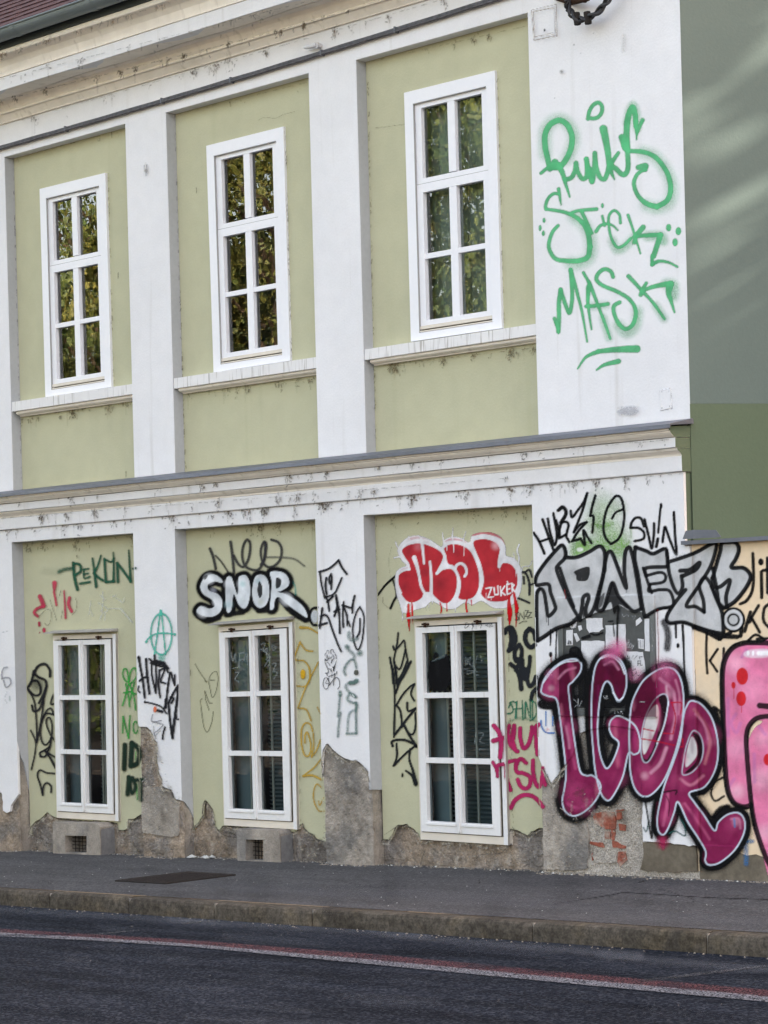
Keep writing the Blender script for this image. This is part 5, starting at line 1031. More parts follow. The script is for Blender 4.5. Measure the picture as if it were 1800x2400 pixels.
for w_, p in ((36, '1020,500 1060,555 1078,640 1068,745'), (36, '1015,618 1080,600 1148,588'), (30, '1140,500 1128,570 1150,650 1195,700'), (32, '1178,498 1162,590 1185,680 1205,700'), (32, '1225,520 1226,600 1250,675 1285,650 1308,580 1315,510'), (32, '1312,570 1340,520 1370,490'), (32, '1352,500 1348,620 1358,725'), (26, '1012,785 1040,840 1048,895'), (30, '1045,850 1050,810 1120,795'), (32, '1120,790 1118,900 1150,1000'), (30, '1120,785 1190,770 1200,800'), (32, '1270,790 1230,758 1192,800 1200,860 1250,870 1300,900 1300,960 1268,990 1228,970 1205,920'), (32, '1325,770 1325,860 1345,950 1375,975 1395,900'), (30, '1400,830 1400,900 1420,960'), (34, '1152,1140 1185,1080 1245,1042 1310,1045 1360,1078 1400,1130'), (30, '1180,520 1172,600')): g.s(HP, w_, p, 6, .95)
g.build('crimson sprayed letters crossing the frame of the right ground floor window', 'win')
g = Paint('G')
for w_, p in ((11, '1386,460 1392,510 1425,552 1490,558'), (9, '1425,390 1424,500'), (9, '1478,430 1478,500')): g.s((.04, .17, .45), w_, p, 4, .8)
g.blob((.8, .3, .3), 1438, 530, 20, .4); g.build('small blue sprayed smile on the corner pier')
g = Paint('C')
for p in ('870,962 905,960 918,975 895,1000 882,998 892,962', '945,955 950,982 962,962', '962,962 945,1015', '980,970 980,1012', '1012,972 1055,965', '1030,968 1020,1000', '1060,985 1088,965', '1062,968 1085,990', '1092,972 1118,965 1095,992 1128,985'): g.s((.04, .04, .05), 5, p, 2, .85)
g.build('thin pen scrawl on the top rail of the right ground floor casement', float(WY - .013))
# tag left of the right window
g = Paint('C')
for w_, p in ((13, '305,1045 298,1130 285,1190'), (16, '262,1160 272,1190'), (13, '285,1190 270,1290 300,1350 325,1350 350,1270 368,1190'), (13, '285,1190 330,1140 358,1112 372,1200 395,1320'), (15, '235,1255 255,1380 262,1480'), (15, '415,1300 385,1335 340,1400 290,1480'), (13, '270,1290 285,1400 290,1480'),
             (13, 'G:215,0 240,100 248,300 243,590'), (13, 'G:245,0 262,100 268,185'), (14, 'G:375,0 320,110 268,185'), (13, 'G:262,340 310,260 365,200 402,175'), (13, 'G:402,175 375,250 400,305'), (14, 'G:345,0 300,120 255,250'), (14, 'G:262,342 290,380 302,450 305,510'), (13, 'G:345,320 352,385 412,365'), (16, 'G:412,365 350,440 250,570'), (13, 'G:408,400 412,490 395,560 360,560 312,485'), (16, 'G:318,490 365,580 412,650'), (16, 'G:232,660 232,620 320,610 415,650'), (14, 'G:410,655 330,720 240,812'), (13, 'G:240,812 265,740 262,640'), ((12, 20), 'G:370,680 362,760 390,850 415,945'), ((12, 26), 'G:335,850 385,890 412,955')): g.s((.016, .018, .02), w_, p, 5, .95)
g.dot(K, 308, 885, 7, 18, 4, fr='G'); g.dot(K, 418, 660, 12, 14, 6, fr='G')
g.build('black angular tag running down left of the right ground floor window')
# black blot on the pane
g = Paint('C'); GY_ = WY + .0222
g.dot(K, 632, 1245, 26, 32, 4); g.f(K, '600,1300 690,1282 725,1330 740,1400 735,1500 700,1520 640,1530 590,1530 575,1420 600,1340', 6, .97); g.f((.25, .27, .27), '630,1300 660,1300 662,1400 640,1420', 6, .6)
g.f(K, 'G:560,0 660,-20 684,80 680,160 640,225 560,225 525,150 520,60', 6, .98)
for p in ('720,1240 725,1350 750,1400', '738,1250 735,1360', '600,1300 580,1420', 'G:530,10 520,140 560,235', 'G:600,0 610,120 600,240', 'G:640,225 640,250', 'G:700,-30 690,60 660,150'): g.s(K, 20, p, 5, .97)
g.build('black sprayed blot on a window pane', GY_)
LG = (.32, .37, .37); g = Paint('C')
for p in ('890,1250 885,1330', '905,1260 900,1320 930,1250 925,1320', '960,1240 955,1330', '990,1240 975,1300', '1020,1240 1030,1300', '870,1360 920,1350', '900,1360 905,1400 960,1380', '970,1340 960,1400 1000,1410', '640,1150 630,1190', '600,1290 660,1260 720,1240', 'G:880,560 870,640', 'G:890,560 940,560 910,620 950,640', 'G:880,690 950,680', 'G:830,20 880,60', 'G:820,70 890,80'): g.s(LG, 6, p, 4, .45)
g.build('faint white scratched scrawl on the right window panes', GY_)
g = Paint('B')
for p in ('470,1095 485,1160 500,1100', '505,1100 505,1170', '535,1095 530,1200', '535,1100 570,1095', '535,1150 560,1145', '570,1160 590,1100 600,1190', '480,1215 540,1205', '500,1250 530,1250 500,1300 530,1320', '700,1030 730,1020 720,1080 750,1060 745,1120', '690,1060 760,1110 740,1150', '785,1050 800,1035 818,1055 800,1075 785,1050', '750,1150 770,1160 760,1200', '790,1180 820,1180 800,1230 830,1220', '780,1120 730,1200', '790,1240 830,1250 800,1300'): g.s(LG, 7, p, 5, .5)
g.build('faint white scrawl on the middle window panes', GY_)
# SNOR
WT = (.62, .65, .68); g = Paint('B'); SN = ('300,488 352,490 400,530 396,552 340,540 288,568 300,612 368,640 402,700 382,780 312,816 235,802 200,772 232,732 300,752 342,730 320,682 255,640 230,580 258,515', '435,512 470,505 490,560 520,642 528,520 540,498 582,492 612,542 617,640 600,720 570,752 530,722 490,640 472,760 442,782 430,720 425,600', '660,502 720,490 757,540 767,640 742,720 690,746 645,700 635,600', '775,468 860,466 912,508 918,570 862,612 832,622 900,640 980,690 1040,750 1062,822 980,772 900,712 842,662 812,682 800,752 772,752 780,640 785,540')
g.s((.04, .42, .38), 9, '935,510 965,575 972,645', 4, .6)
for w_, p in ((19, '305,285 330,350 350,440'), (11, '350,340 395,390 445,465'), (19, '465,232 478,330 492,475'), (17, '490,340 530,410 572,422 608,350 617,250 592,215 562,270 556,350 580,420 640,450 690,440 725,370 742,260 724,232 700,300 712,380 750,425 800,420 850,370 862,290 835,235 782,215'), (17, '735,240 730,360 700,410')): g.s((.035, .035, .04), w_, p, 10, .82)
g.s((.10, .10, .09), 16, '750,352 850,352 960,365 1040,420', 10, .55)
g.o(K, 66, 22, .9, SN); g.o(K, 56, 6, .97, SN)
g.s(K, 44, '215,810 280,845 370,820', 14, .9); g.s(K, 44, '900,735 960,790 1045,838', 14, .95); g.s(K, 30, '430,800 480,790 560,780', 14, .9); g.s(K, 30, '680,770 740,765', 12, .9)
for q in SN: g.f(WT, q, 5, .96)
for a, b_, r_ in ((300, 520, 60), (250, 780, 60), (450, 560, 50), (560, 560, 60), (700, 560, 60), (860, 520, 60), (900, 680, 70), (360, 700, 50)): g.blob((.80, .82, .85), a, b_, r_, .8)
for a, b_, r_, c in ((450, 720, 50, (.25, .40, .42)), (560, 560, 40, (.18, .42, .42)), (560, 690, 40, (.45, .5, .5)), (680, 540, 40, (.2, .38, .42)), (330, 610, 40, (.4, .42, .5)), (700, 700, 40, (.5, .52, .4)), (830, 580, 40, (.4, .5, .5))): g.blob(c, a, b_, r_, .5)
g.f(K, '690,538 712,580 710,645 690,668 675,620 678,570', 5); g.f(K, '822,512 860,530 850,580 818,590', 6); g.f(K, '265,498 290,490 275,520 258,525', 6, .8)
g.s(K, 16, '1142,742 1098,755 1082,810 1100,870 1145,882', 5); g.dot(WT, 1122, 812, 30, 50, 6, .8)
g.build('white bubble letters with heavy black outline above the middle ground floor window')
# yellow
YE = (.50, .31, .03); g = Paint('B')
for w_, p in (((24, 12), '1008,897 1075,903 1145,942'), (14, '1105,1082 1050,1072 1005,1012'), (13, '1005,1012 965,1140 1035,1158 1078,1215 1085,1300'), (12, 'F:1078,50 1078,150 1040,195 980,190'), (12, 'F:1148,5 1055,190 990,362'), (13, 'F:990,362 1055,378 1092,462'), (14, 'F:1105,545 1085,490 1045,482 1018,530 1015,620 1032,710 1062,740 1088,700 1085,620 1062,552 1045,575 1045,635'), (12, 'F:1108,560 1112,650 1095,742'), (13, 'F:1095,742 1130,700 1165,610'), (13, 'F:1165,765 1110,830 1030,890'), (18, 'F:1030,892 1105,888 1175,922'), (11, 'F:1178,985 1135,955 1112,1010 1115,1090 1150,1160 1195,1165'), (9, 'F:1188,1060 1160,1120 1150,1085'), (9, 'F:1140,355 1165,410')): g.s(YE, w_, p, 5, .75)
g.dot((.62, .36, .02), 1028, 100, 20, 38, 12, .95, fr='F')
g.build('ochre looping tag right of the middle ground floor window')
g = Paint('F')
for p in ('190,20 230,90 280,160', '265,150 280,165', '345,150 300,140 320,95 355,80 368,140 350,240 322,280 302,190 292,150', '265,230 300,320 325,325', '265,230 272,300 298,378', '245,290 232,310 245,430 262,520 288,548 320,470 330,390'): g.s((.10, .10, .05), 6, p, 3, .65)
g.build('thin brown pen scrawl left of the middle ground floor window')
# FANT on middle pilaster
g = Paint('B')
for w_, p in ((14, '1155,465 1225,442 1275,405 1305,375'), (15, '1305,375 1328,425 1368,482'), (12, '1160,468 1172,560 1198,668'), (12, '1198,665 1270,635 1305,570 1330,512'), (14, '1210,512 1203,570 1212,640'), (13, '1248,480 1230,520 1240,560 1252,520 1246,482'), (12, '1250,510 1248,600'), (13, '1205,655 1222,700 1232,768'), (14, '1215,700 1262,655'), (14, '1285,648 1292,740 1272,812'), (14, '1285,648 1308,780 1315,942'), (13, '1270,775 1310,755'), (13, '1345,700 1338,790 1342,895'), (13, '1340,730 1368,800 1372,880'), (14, '1335,725 1400,745'), (14, '1430,650 1415,720 1412,782'), (10, '1380,850 1395,890'), (14, '1178,748 1168,830 1158,900'), (14, '1158,880 1215,862'), (13, '1168,810 1200,800 1228,830 1262,930 1300,1030 1325,1085'), (11, '1470,738 1500,800 1500,900 1485,1010 1455,1072 1425,1010 1415,900 1440,790 1470,738'), (13, '1472,830 1468,930 1448,972')): g.s((.015, .015, .018), w_, p, 4, .95)
g.build('thin black lettering with a shield outline on the middle white pilaster')
TE = (.10, .17, .15); g = Paint('S')
for w_, p, o_ in ((90, '970,30 975,150 1060,230 1180,190', .5), (90, '900,380 960,470 1080,590 1110,690', .45), (60, '880,1120 845,1010 890,880 980,760 1080,730 1140,820 1160,950', .65), (110, '1010,1330 1090,1325 1170,1280', .9), (60, '990,1320 900,1380 890,1450 980,1570 1120,1690', .6), (80, '1080,1640 1150,1700', .7), (60, '990,1600 930,1720 960,1800 1080,1850 1160,1860 1175,1950 1150,2060', .65), (80, '740,1570 740,1640', .8), (56, '740,1600 720,1850 690,2200', .65)): g.s(TE, w_, p, 60, o_)
g.dot((.09, .09, .075), 1160, 1065, 62, 72, 20, .95); g.blob(TE, 1250, 560, 120, .8); g.blob(TE, 930, 400, 90, .6); g.dot((.8, .8, .8), 745, 1615, 14, 14, 6, .9); g.s((.8, .8, .8), 26, '1060,1640 1100,1690', 8, .9)
for w_, p, o_ in ((18, 'F:1440,320 1442,560', .7), (18, 'F:1442,560 1370,562', .6), (18, 'F:1420,380 1385,420 1372,560', .5), (18, 'F:1320,400 1305,500 1300,585', .6)): g.s(TE, w_, p, 14, o_)
g.build('blurred grey green sprayed glyphs on the middle white pilaster')
g = Paint('S')
g.el(K, 15, 375, 1345, 75, 148, 5); 
for w_, p in ((15, '570,1400 575,1290 610,1215 650,1195 700,1230 728,1330 720,1430 680,1490'), (16, '440,1175 520,1140 600,1110'), (16, '605,1080 600,1170 540,1280 480,1365'), (22, '480,1365 450,1395'), (10, '430,1210 380,1300 370,1345 450,1355'), (14, '430,1210 460,1320'), (16, '360,1080 400,1085 420,1075'), (12, '395,1090 410,1155'), (16, '655,1040 650,1105'), (14, '350,740 355,810 400,920 432,1000 430,1080'), (14, '345,700 350,760'), (12, '345,620 355,575 395,550'), (14, '395,520 410,492 440,500'), (10, '458,510 456,570'), (13, '505,580 500,500 525,465 560,480 568,525 595,550'), (13, '545,600 580,650 575,710 520,745'), (14, '605,580 635,630 642,710'), (12, '640,760 625,840 600,900'), (12, '385,630 395,680 430,720 470,690'), (12, '400,600 440,700'), (12, '470,640 500,700 540,640'), (16, '370,720 385,755 420,740'), (18, '540,735 510,820'), (12, '410,800 450,830 480,880'), (10, '500,960 530,1040 525,1190'), (12, '440,960 480,980 510,1030')): g.s(K, w_, p, 4, .93)
g.f(K, '525,905 560,915 600,870 635,790 605,920 580,1035 558,1010 560,950', 5, .95)
g.build('small black stencil of a raised fist on a bicycle on the middle white pilaster', step=1.3)
# anarchy sign
g = Paint('A'); AN = (.07, .42, .31)
g.el(AN, 15, 1393, 1055, 91, 178, 9, .8); g.s(AN, 14, '1362,890 1420,890', 12, .4)
for w_, p in ((12, '1332,1235 1360,1050 1385,850'), (12, '1392,850 1408,1000 1430,1232'), (13, '1262,1122 1290,1085 1350,1052 1430,1048 1512,1057'), (14, '1385,850 1392,890')): g.s(AN, w_, p, 6, .88)
g.dot(AN, 1512, 1057, 9, 11, 5); g.dot(AN, 1264, 1122, 9, 12, 5); g.blob(AN, 1395, 1260, 50, .6)
g.build('teal circled letter sprayed on the left white pilaster')
g = Paint('E')
for w_, p in ((17, '1198,-35 1212,50 1235,180 1250,312'), (15, '1205,168 1240,140 1278,138'), (18, '1262,-20 1268,100 1290,278'), (14, '1308,10 1312,120 1345,272'), (14, '1345,20 1350,150 1345,270'), (14, '1378,75 1370,200 1382,312'), (13, '1378,75 1420,70 1388,170 1430,190'), (13, '1415,60 1450,60'), (14, '1480,100 1490,150 1508,205'), (14, '1508,205 1510,120'), (16, '1470,95 1448,230 1432,400'), (18, '1432,330 1425,400'), (17, '1540,205 1500,270 1455,360'), (20, '1538,215 1530,330 1510,480 1488,650'), (17, '1455,360 1465,480 1478,590 1490,665'), (14, '1480,360 1500,320 1470,310'), (12, '1250,350 1330,368 1395,395 1440,452'), (20, '1360,425 1400,435'), (17, '1290,-20 1330,8 1420,28 1452,60'), (15, '1335,-50 1335,10'), (15, '1300,15 1380,40 1425,45 1452,95'), (20, '1340,-5 1420,15'), (12, '1520,460 1525,495 1545,500'), (12, '1197,215 1192,250 1208,268'), (13, '1425,570 1410,620 1403,668')): g.s((.015, .015, .018), w_, p, 4, .95)
g.dot(K, 1252, 352, 10, 12, 4); g.dot(K, 1198, -30, 13, 20, 5); g.dot(K, 1405, 665, 9, 12, 4); g.dot((.75, .17, .06), 1338, 415, 13, 28, 9, .9)
for p in ('1318,460 1312,520 1392,512', '1312,520 1390,540 1405,555 1360,600 1335,620 1345,665'): g.s((.22, .22, .23), 9, p, 4, .7)
g.s((.25, .26, .26), 8, '1325,560 1335,640 1385,600', 4, .5)
g.build('black angular tag under the teal sign on the left white pilaster')
HG = (.035, .30, .05); g = Paint('E')
for p in ('1112,185 1078,160 1060,110 1072,65 1098,80 1112,185', '1112,185 1125,100 1150,60 1175,70 1175,140 1125,195', '1068,272 1120,262 1178,285', '1112,190 1085,290 1058,382', '1085,195 1108,300 1120,392', '1118,195 1155,300 1172,420', '1160,180 1140,260 1125,330'): g.s(HG, 13, p, 5, .88)
for p in ('1060,618 1062,475', '1062,475 1110,665', '1110,665 1122,470'): g.s(HG, 13, p, 5, .88)
g.el(HG, 12, 1170, 570, 20, 52, 5, .88); g.s(HG, 9, '1180,1060 1185,1195', 5, .8); g.s(HG, 9, '1175,780 1170,850', 5, .8)
g.build('thin green hearts and letters right of the left ground floor window')
g = Paint('E'); DG = (.012, .028, .018)
for w_, p in ((34, '1078,722 1072,930'), (36, '1138,705 1128,895'), (36, '1138,712 1190,745 1208,810 1185,880 1130,905'), (30, '1112,1000 1100,1150'), (26, '1108,1000 1140,1010'), (24, '1145,1005 1122,1060 1140,1140 1168,1085 1145,1005'), (26, '1172,1025 1235,1022'), (28, '1215,1030 1216,1200')): g.s(DG, w_, p, 16, .95)
g.build('blurred dark green letters right of the left ground floor window')
g = Paint('A'); PG = (.015, .085, .05)
g.s(PG, 30, '510,515 560,495 620,488', 26, .7); g.s(PG, 60, '380,510 500,520', 50, .08)
for w_, p in ((26, '632,440 642,560 668,670'), (22, '640,445 688,455 695,510 650,545'), (15, '720,495 765,490'), (15, '722,500 728,570 775,558'), (14, '728,535 762,530'), (20, '692,618 775,605'), ((16, 24), '798,400 815,520 830,645'), ((14, 22), '872,375 845,460 812,530'), (22, '812,530 855,570 890,592'), (22, '902,405 908,520 915,605'), (22, '915,605 985,598'), ((12, 22), '978,350 982,470 980,598'), (22, '1018,605 1012,440'), (22, '1012,440 1080,530 1130,602'), ((12, 22), '1112,330 1118,450 1128,600'), (16, '905,410 960,430 985,400')): g.s(PG, w_, p, 12, .92)
g.s(PG, 20, '1150,490 1170,485', 10, .9); g.build('dark green lettering on the left olive panel')
g = Paint('A'); RR = (.50, .035, .085)
for w_, p in ((40, '345,730 362,770 375,810'), (26, '372,815 320,835 295,870 325,900'), ((44, 20), '470,615 468,680'), (19, '465,690 478,750 486,805'), ((14, 22), '552,680 560,800 566,915'), (28, '600,740 592,800 618,858')): g.s(RR, w_, p, 10, .8)
for a, b_, c, d in ((338, 968, 13, 24), (380, 1022, 14, 24), (342, 1042, 5, 9)): g.dot(RR, a, b_, c, d, 6, .85)
for p in ('330,905 400,845 440,860 435,940 410,985 385,960', '430,755 462,850 490,942', '525,680 510,740', '540,850 525,935', '620,890 655,850 665,790 650,735', '380,770 402,818'): g.s((.22, .20, .14), 5, p, 3, .6)
g.build('crimson blotched tag on the left olive panel')
g = Paint('A')
for w_, p in ((9, '888,690 890,780 880,860'), (9, '850,785 930,840 900,870 870,850'), (9, '865,930 885,880'), (9, '905,935 910,880'), (8, '935,835 1040,838 1062,850 1145,955'), (8, '1040,838 1090,900 1145,955'), (9, '965,735 1000,720'), (9, '1000,740 1060,780 1075,745'), (8, '770,890 785,770'), (7, '800,900 785,850'), (12, '870,720 910,760')): g.s((.62, .64, .60), w_, p, 6, .5)
g.build('pale scraped scrawl on the left olive panel')
g = Paint('E')
for w_, p in ((19, '430,130 430,75 385,22 325,45 300,100 330,135 390,165 400,215'), (17, '400,215 372,290 335,360'), (18, '290,85 272,170 235,230'), (17, '235,235 290,290 340,285 350,230 320,170 275,170'), (13, '240,245 290,330 310,450 318,690'), (16, '275,380 290,430 340,410 378,310 400,220'), (11, '265,598 305,690 300,800 270,935'), (12, '352,520 335,610 318,700'), (13, '378,310 368,420 352,520'), (13, '465,460 440,408 400,430 360,520 348,620 365,700 400,720 440,660 450,560 430,490 402,500 405,560 440,640 478,690'), (14, '470,270 445,330 440,370 468,368'), (14, '480,832 430,800 385,768'), (15, '350,820 345,790 385,768 430,730 440,660'), (15, '350,822 390,820 430,740'), ((14, 20), '385,770 430,830 480,920'), (13, '475,970 400,962 345,940 322,985 345,1060 368,1155'), (14, '368,1155 375,1080 405,1050 440,1080 440,1130'), (14, '465,460 400,450 365,500')): g.s((.016, .016, .02), w_, p, 7, .93)
g.blob(K, 320, 200, 90, .45); g.build('black curling tag down the left side of the left ground floor window')
g = Paint('E')
for p in ('62,50 30,60 15,110 20,150', '15,150 50,140 85,150 92,190 65,222 45,215 30,160'): g.s((.25, .25, .27), 12, p, 9, .7)
g.s((.10, .25, .25), 12, '82,305 84,340', 8, .4); g.s((.4, .4, .42), 4, '60,260 40,320 60,360', 3, .5); g.s((.4, .4, .42), 4, '20,-250 70,-262', 3, .4)
g.build('faint grey numeral on the leftmost pilaster')
# cabinet scribbles and small marks
g = Paint('P')
for p in ('1180,840 1180,880', '1180,845 1200,880 1200,842', '1240,870 1245,845 1260,842', '1262,885 1300,840', '1330,850 1335,880', '1340,850 1365,850', '1185,905 1185,960', '1200,960 1200,905 1225,960 1228,905', '1310,960 1310,905 1335,905', '1312,935 1332,935', '1345,905 1345,960 1365,958', '1240,1030 1280,1000 1290,1060 1250,1090 1235,1050', '1300,1080 1330,1090'): g.s((.05, .05, .05), 7, p, 3, .75, lin=True)
for w_, p in ((9, '1175,680 1200,670 1175,720 1200,740'), (9, '1215,690 1200,720 1225,740 1235,700 1215,690'), (9, '1240,720 1262,715 1230,765'), (7, '1205,640 1195,650 1210,655'), (8, '1320,650 1320,740'), (8, '1345,650 1345,740'), (8, '1370,650 1370,740'), (7, '1480,430 1500,470 1480,500 1505,540 1485,590 1505,650'), (7, '1490,700 1500,775 1480,770'), (6, '1110,290 1130,350 1180,320 1200,360'), (6, '1240,350 1280,340 1260,380'), (6, '500,1380 560,1440 520,1480'), (6, '560,1380 570,1480 610,1400'), (8, '880,1345 900,1380'), (8, '905,1350 930,1345 908,1380 932,1378'), (7, '1330,1415 1400,1420'), (7, '1025,1530 1025,1570'), (7, '1050,1530 1070,1560'), (7, '1090,1570 1100,1530 1120,1570')): g.s((.42, .43, .44), w_, p, 3, .75)
g.s(K, 6, '460,430 460,470', 3); g.s(K, 6, '490,415 488,475', 3); g.el(K, 4, 492, 440, 46, 60, 3, .8)
for w_, p in ((26, '465,830 470,760 520,735 570,760 580,840'), (40, '620,620 700,590'), (20, '720,560 780,580 870,550'), (14, '940,410 1000,405'), (16, '445,655 440,690'), (12, '465,660 470,690')): g.s(K, w_, p, 8, .9)
for a, b_, c, d in ((520, 800, 55, 50), (590, 850, 30, 70)): g.dot(K, a, b_, c, d, 16, .8)
g.build('white and black marker scrawls on the cabinet door', parent=CAB, mode=float(cy - .003))


# ------------------------------------------------------------------ dirt: mould clusters and runs below the ledges
DK = (.085, .062, .04)
def clusters(lines, label, mode, n, spread=16, seed=1, op=.75, down=1.0, col=DK, sz=(1.0, 3.4)):
    rs = np.random.RandomState(seed); g = Paint('Z1')
    for (x0, y0, x1, y1) in lines:
        L = math.hypot(x1 - x0, y1 - y0); k = int(n * L / 100)
        for _ in range(k):
            t = rs.rand(); cx_, cy_ = x0 + (x1 - x0) * t, y0 + (y1 - y0) * t; m = rs.randint(3, 26) if rs.rand() < .45 else rs.randint(1, 5)
            if rs.rand() < .35: g.ops.append(('s', tuple(q * 3 for q in col), (rs.uniform(1, 3), .6), 4, op * rs.uniform(.12, .3), np.array([[cx_, cy_], [cx_ + .5, cy_ + rs.uniform(14, 42) * down]])))
            for _ in range(m):
                a = cx_ + rs.randn() * spread * .45; b_ = cy_ + abs(rs.randn()) * spread * down * (1 if rs.rand() < .8 else -.5)
                r_ = rs.uniform(*sz) * .5
                g.ops.append(('s', col, (r_, r_ * .6), 1.6, op * rs.uniform(.35, 1), np.array([[a, b_], [a + rs.randn() * 1.6, b_ + abs(rs.randn()) * 4]])))
        for i in range(int(L / 9)):                      # dark thread along the edge itself
            if rs.rand() < .55:
                t = (i + rs.rand()) * 9 / L; a, b_ = x0 + (x1 - x0) * t, y0 + (y1 - y0) * t
                g.ops.append(('s', col, (.8, .5), 1.4, op * rs.uniform(.3, .8), np.array([[a, b_], [a + 8 * (x1 - x0) / L, b_ + 8 * (y1 - y0) / L + rs.randn() * .6]])))
    return g.build(label, mode, name='mould_stain', step=1.7)
clusters([(0, 186, 600, 34), (600, 34, 735, 0)], 'dark mould specks on the cornice band', -.354, 2.0, 12, 3)
clusters([(0, 236, 600, 86), (600, 86, 830, 20)], 'dark mould specks under the cornice', -.155, 3.2, 6, 4, .8)
clusters([(0, 128, 400, 5)], 'dark mould specks along the top roll of the cornice', -.484, 7, 6, 5, .5, .6, (.20, .14, .09))
clusters([(0, 296, 600, 124), (600, 124, 1050, -5)], 'dark mould specks on the upper frieze', -.001, 2.0, 10, 6, .6)
clusters([(0, 1180, 600, 1120), (600, 1120, 1200, 1063), (1200, 1063, 1570, 1030)], 'dark mould specks on the ledge band', -.154, 1.9, 9, 7)
clusters([(0, 1237, 600, 1190), (600, 1190, 1200, 1141), (1200, 1141, 1596, 1110)], 'dark mould specks below the ledge', -.071, 4.5, 12, 8, .8)
clusters([(0, 1215, 600, 1168), (600, 1168, 1200, 1120)], 'dark mould specks on the lower ledge band', -.0965, 2.2, 9, 18, .7)
clusters([(48, 978, 311, 943), (433, 923, 742, 883), (876, 859, 1257, 815)], 'dark mould specks under the window sills', RECU - .001, 7, 9, 9, .6, .9, (.14, .11, .06))
clusters([(28, 370, 290, 305), (408, 270, 722, 192), (862, 146, 1236, 60)], 'dark mould specks under the upper frieze', RECU - .001, 1.2, 8, 10, .5, 1, (.14, .11, .06))
clusters([(60, 1275, 310, 1257), (436, 1244, 738, 1222), (880, 1212, 1246, 1190)], 'dark mould specks at the head of the lower panels', REC - .001, 4, 11, 12, .6, 1.2, (.12, .095, .05))
# vertical threads of dirt in the corners of the recesses
g = Paint('Z1'); rs = np.random.RandomState(21)
def threads(lst):
  for x0, y0, x1, y1 in lst:
    L = y1 - y0
    for i in range(int(L / 8)):
        if rs.rand() < .4:
            t = (i + rs.rand()) * 8 / L; a, b_ = x0 + (x1 - x0) * t, y0 + L * t; g.ops.append(('s', (.13, .11, .07), (rs.uniform(.4, 1.0),) * 2, 1.3, rs.uniform(.2, .7), np.array([[a + rs.randn() * .8, b_], [a + rs.randn() * .8, b_ + rs.uniform(3, 12)]])))
threads(((409, 268, 435, 1100), (861, 143, 882, 1055), (30, 375, 50, 1140), (254, 405, 267, 905), (668, 297, 684, 845), (1166, 165, 1182, 765)))
for x, y in ((300, 532), (295, 1105), (1252, 42), (277, 640), (262, 310), (1265, 220), (460, 440)): g.ops.append(('s', (.12, .1, .06), (.9, .5), 1.5, .7, np.array([[x, y], [x + .3, y + 13]])))
# crack lines in the plaster
for pts in ('605,282 620,275 645,277 665,268 690,262', '880,300 960,290', '590,1240 592,1262'):
    p = np.array([tuple(map(float, q.split(','))) for q in pts.split()]); g.ops.append(('s', (.22, .2, .13), (.5, .5), 1.2, .5, smooth(p)))
g.build('thin threads of dirt along the upper window frames and recess corners', RECU - .001, name='mould_stain', step=1.7)
g = Paint('Z1'); threads(((436, 1250, 447, 1600), (881, 1215, 890, 1600), (696, 1455, 704, 1930), (1190, 1445, 1203, 1960), (272, 1480, 279, 1920))); g.build('thin threads of dirt along the ground floor frames and recess corners', REC - .001, name='mould_stain', step=1.7)
rs = np.random.RandomState(77)
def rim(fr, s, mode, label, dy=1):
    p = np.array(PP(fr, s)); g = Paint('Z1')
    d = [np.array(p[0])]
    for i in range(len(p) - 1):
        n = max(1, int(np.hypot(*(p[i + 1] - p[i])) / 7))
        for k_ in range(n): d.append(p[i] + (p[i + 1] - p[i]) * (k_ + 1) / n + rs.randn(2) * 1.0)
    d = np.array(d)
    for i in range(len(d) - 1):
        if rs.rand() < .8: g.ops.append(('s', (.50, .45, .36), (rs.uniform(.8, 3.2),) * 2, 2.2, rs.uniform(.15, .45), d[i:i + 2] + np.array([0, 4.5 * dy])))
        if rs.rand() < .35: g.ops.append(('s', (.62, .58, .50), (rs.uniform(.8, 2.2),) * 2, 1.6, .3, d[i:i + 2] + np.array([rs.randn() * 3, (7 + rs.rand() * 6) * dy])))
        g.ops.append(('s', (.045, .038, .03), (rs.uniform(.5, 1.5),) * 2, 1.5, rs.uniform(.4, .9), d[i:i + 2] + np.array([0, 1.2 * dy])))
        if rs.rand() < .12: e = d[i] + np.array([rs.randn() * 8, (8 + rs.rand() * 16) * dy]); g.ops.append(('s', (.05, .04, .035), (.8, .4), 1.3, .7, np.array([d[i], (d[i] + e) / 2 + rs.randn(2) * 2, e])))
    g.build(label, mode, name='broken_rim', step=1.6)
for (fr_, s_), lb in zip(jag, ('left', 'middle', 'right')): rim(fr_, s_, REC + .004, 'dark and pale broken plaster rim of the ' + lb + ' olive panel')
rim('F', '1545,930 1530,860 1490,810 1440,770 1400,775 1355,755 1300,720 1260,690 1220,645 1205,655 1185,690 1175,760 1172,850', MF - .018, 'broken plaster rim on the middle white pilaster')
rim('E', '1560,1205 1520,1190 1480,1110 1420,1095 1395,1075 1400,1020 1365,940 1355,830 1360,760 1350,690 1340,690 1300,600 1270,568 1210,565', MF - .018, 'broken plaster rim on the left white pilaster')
rim('H', '200,830 255,930 300,870 350,800', MF - .018, 'broken plaster rim at the foot of the corner pier')
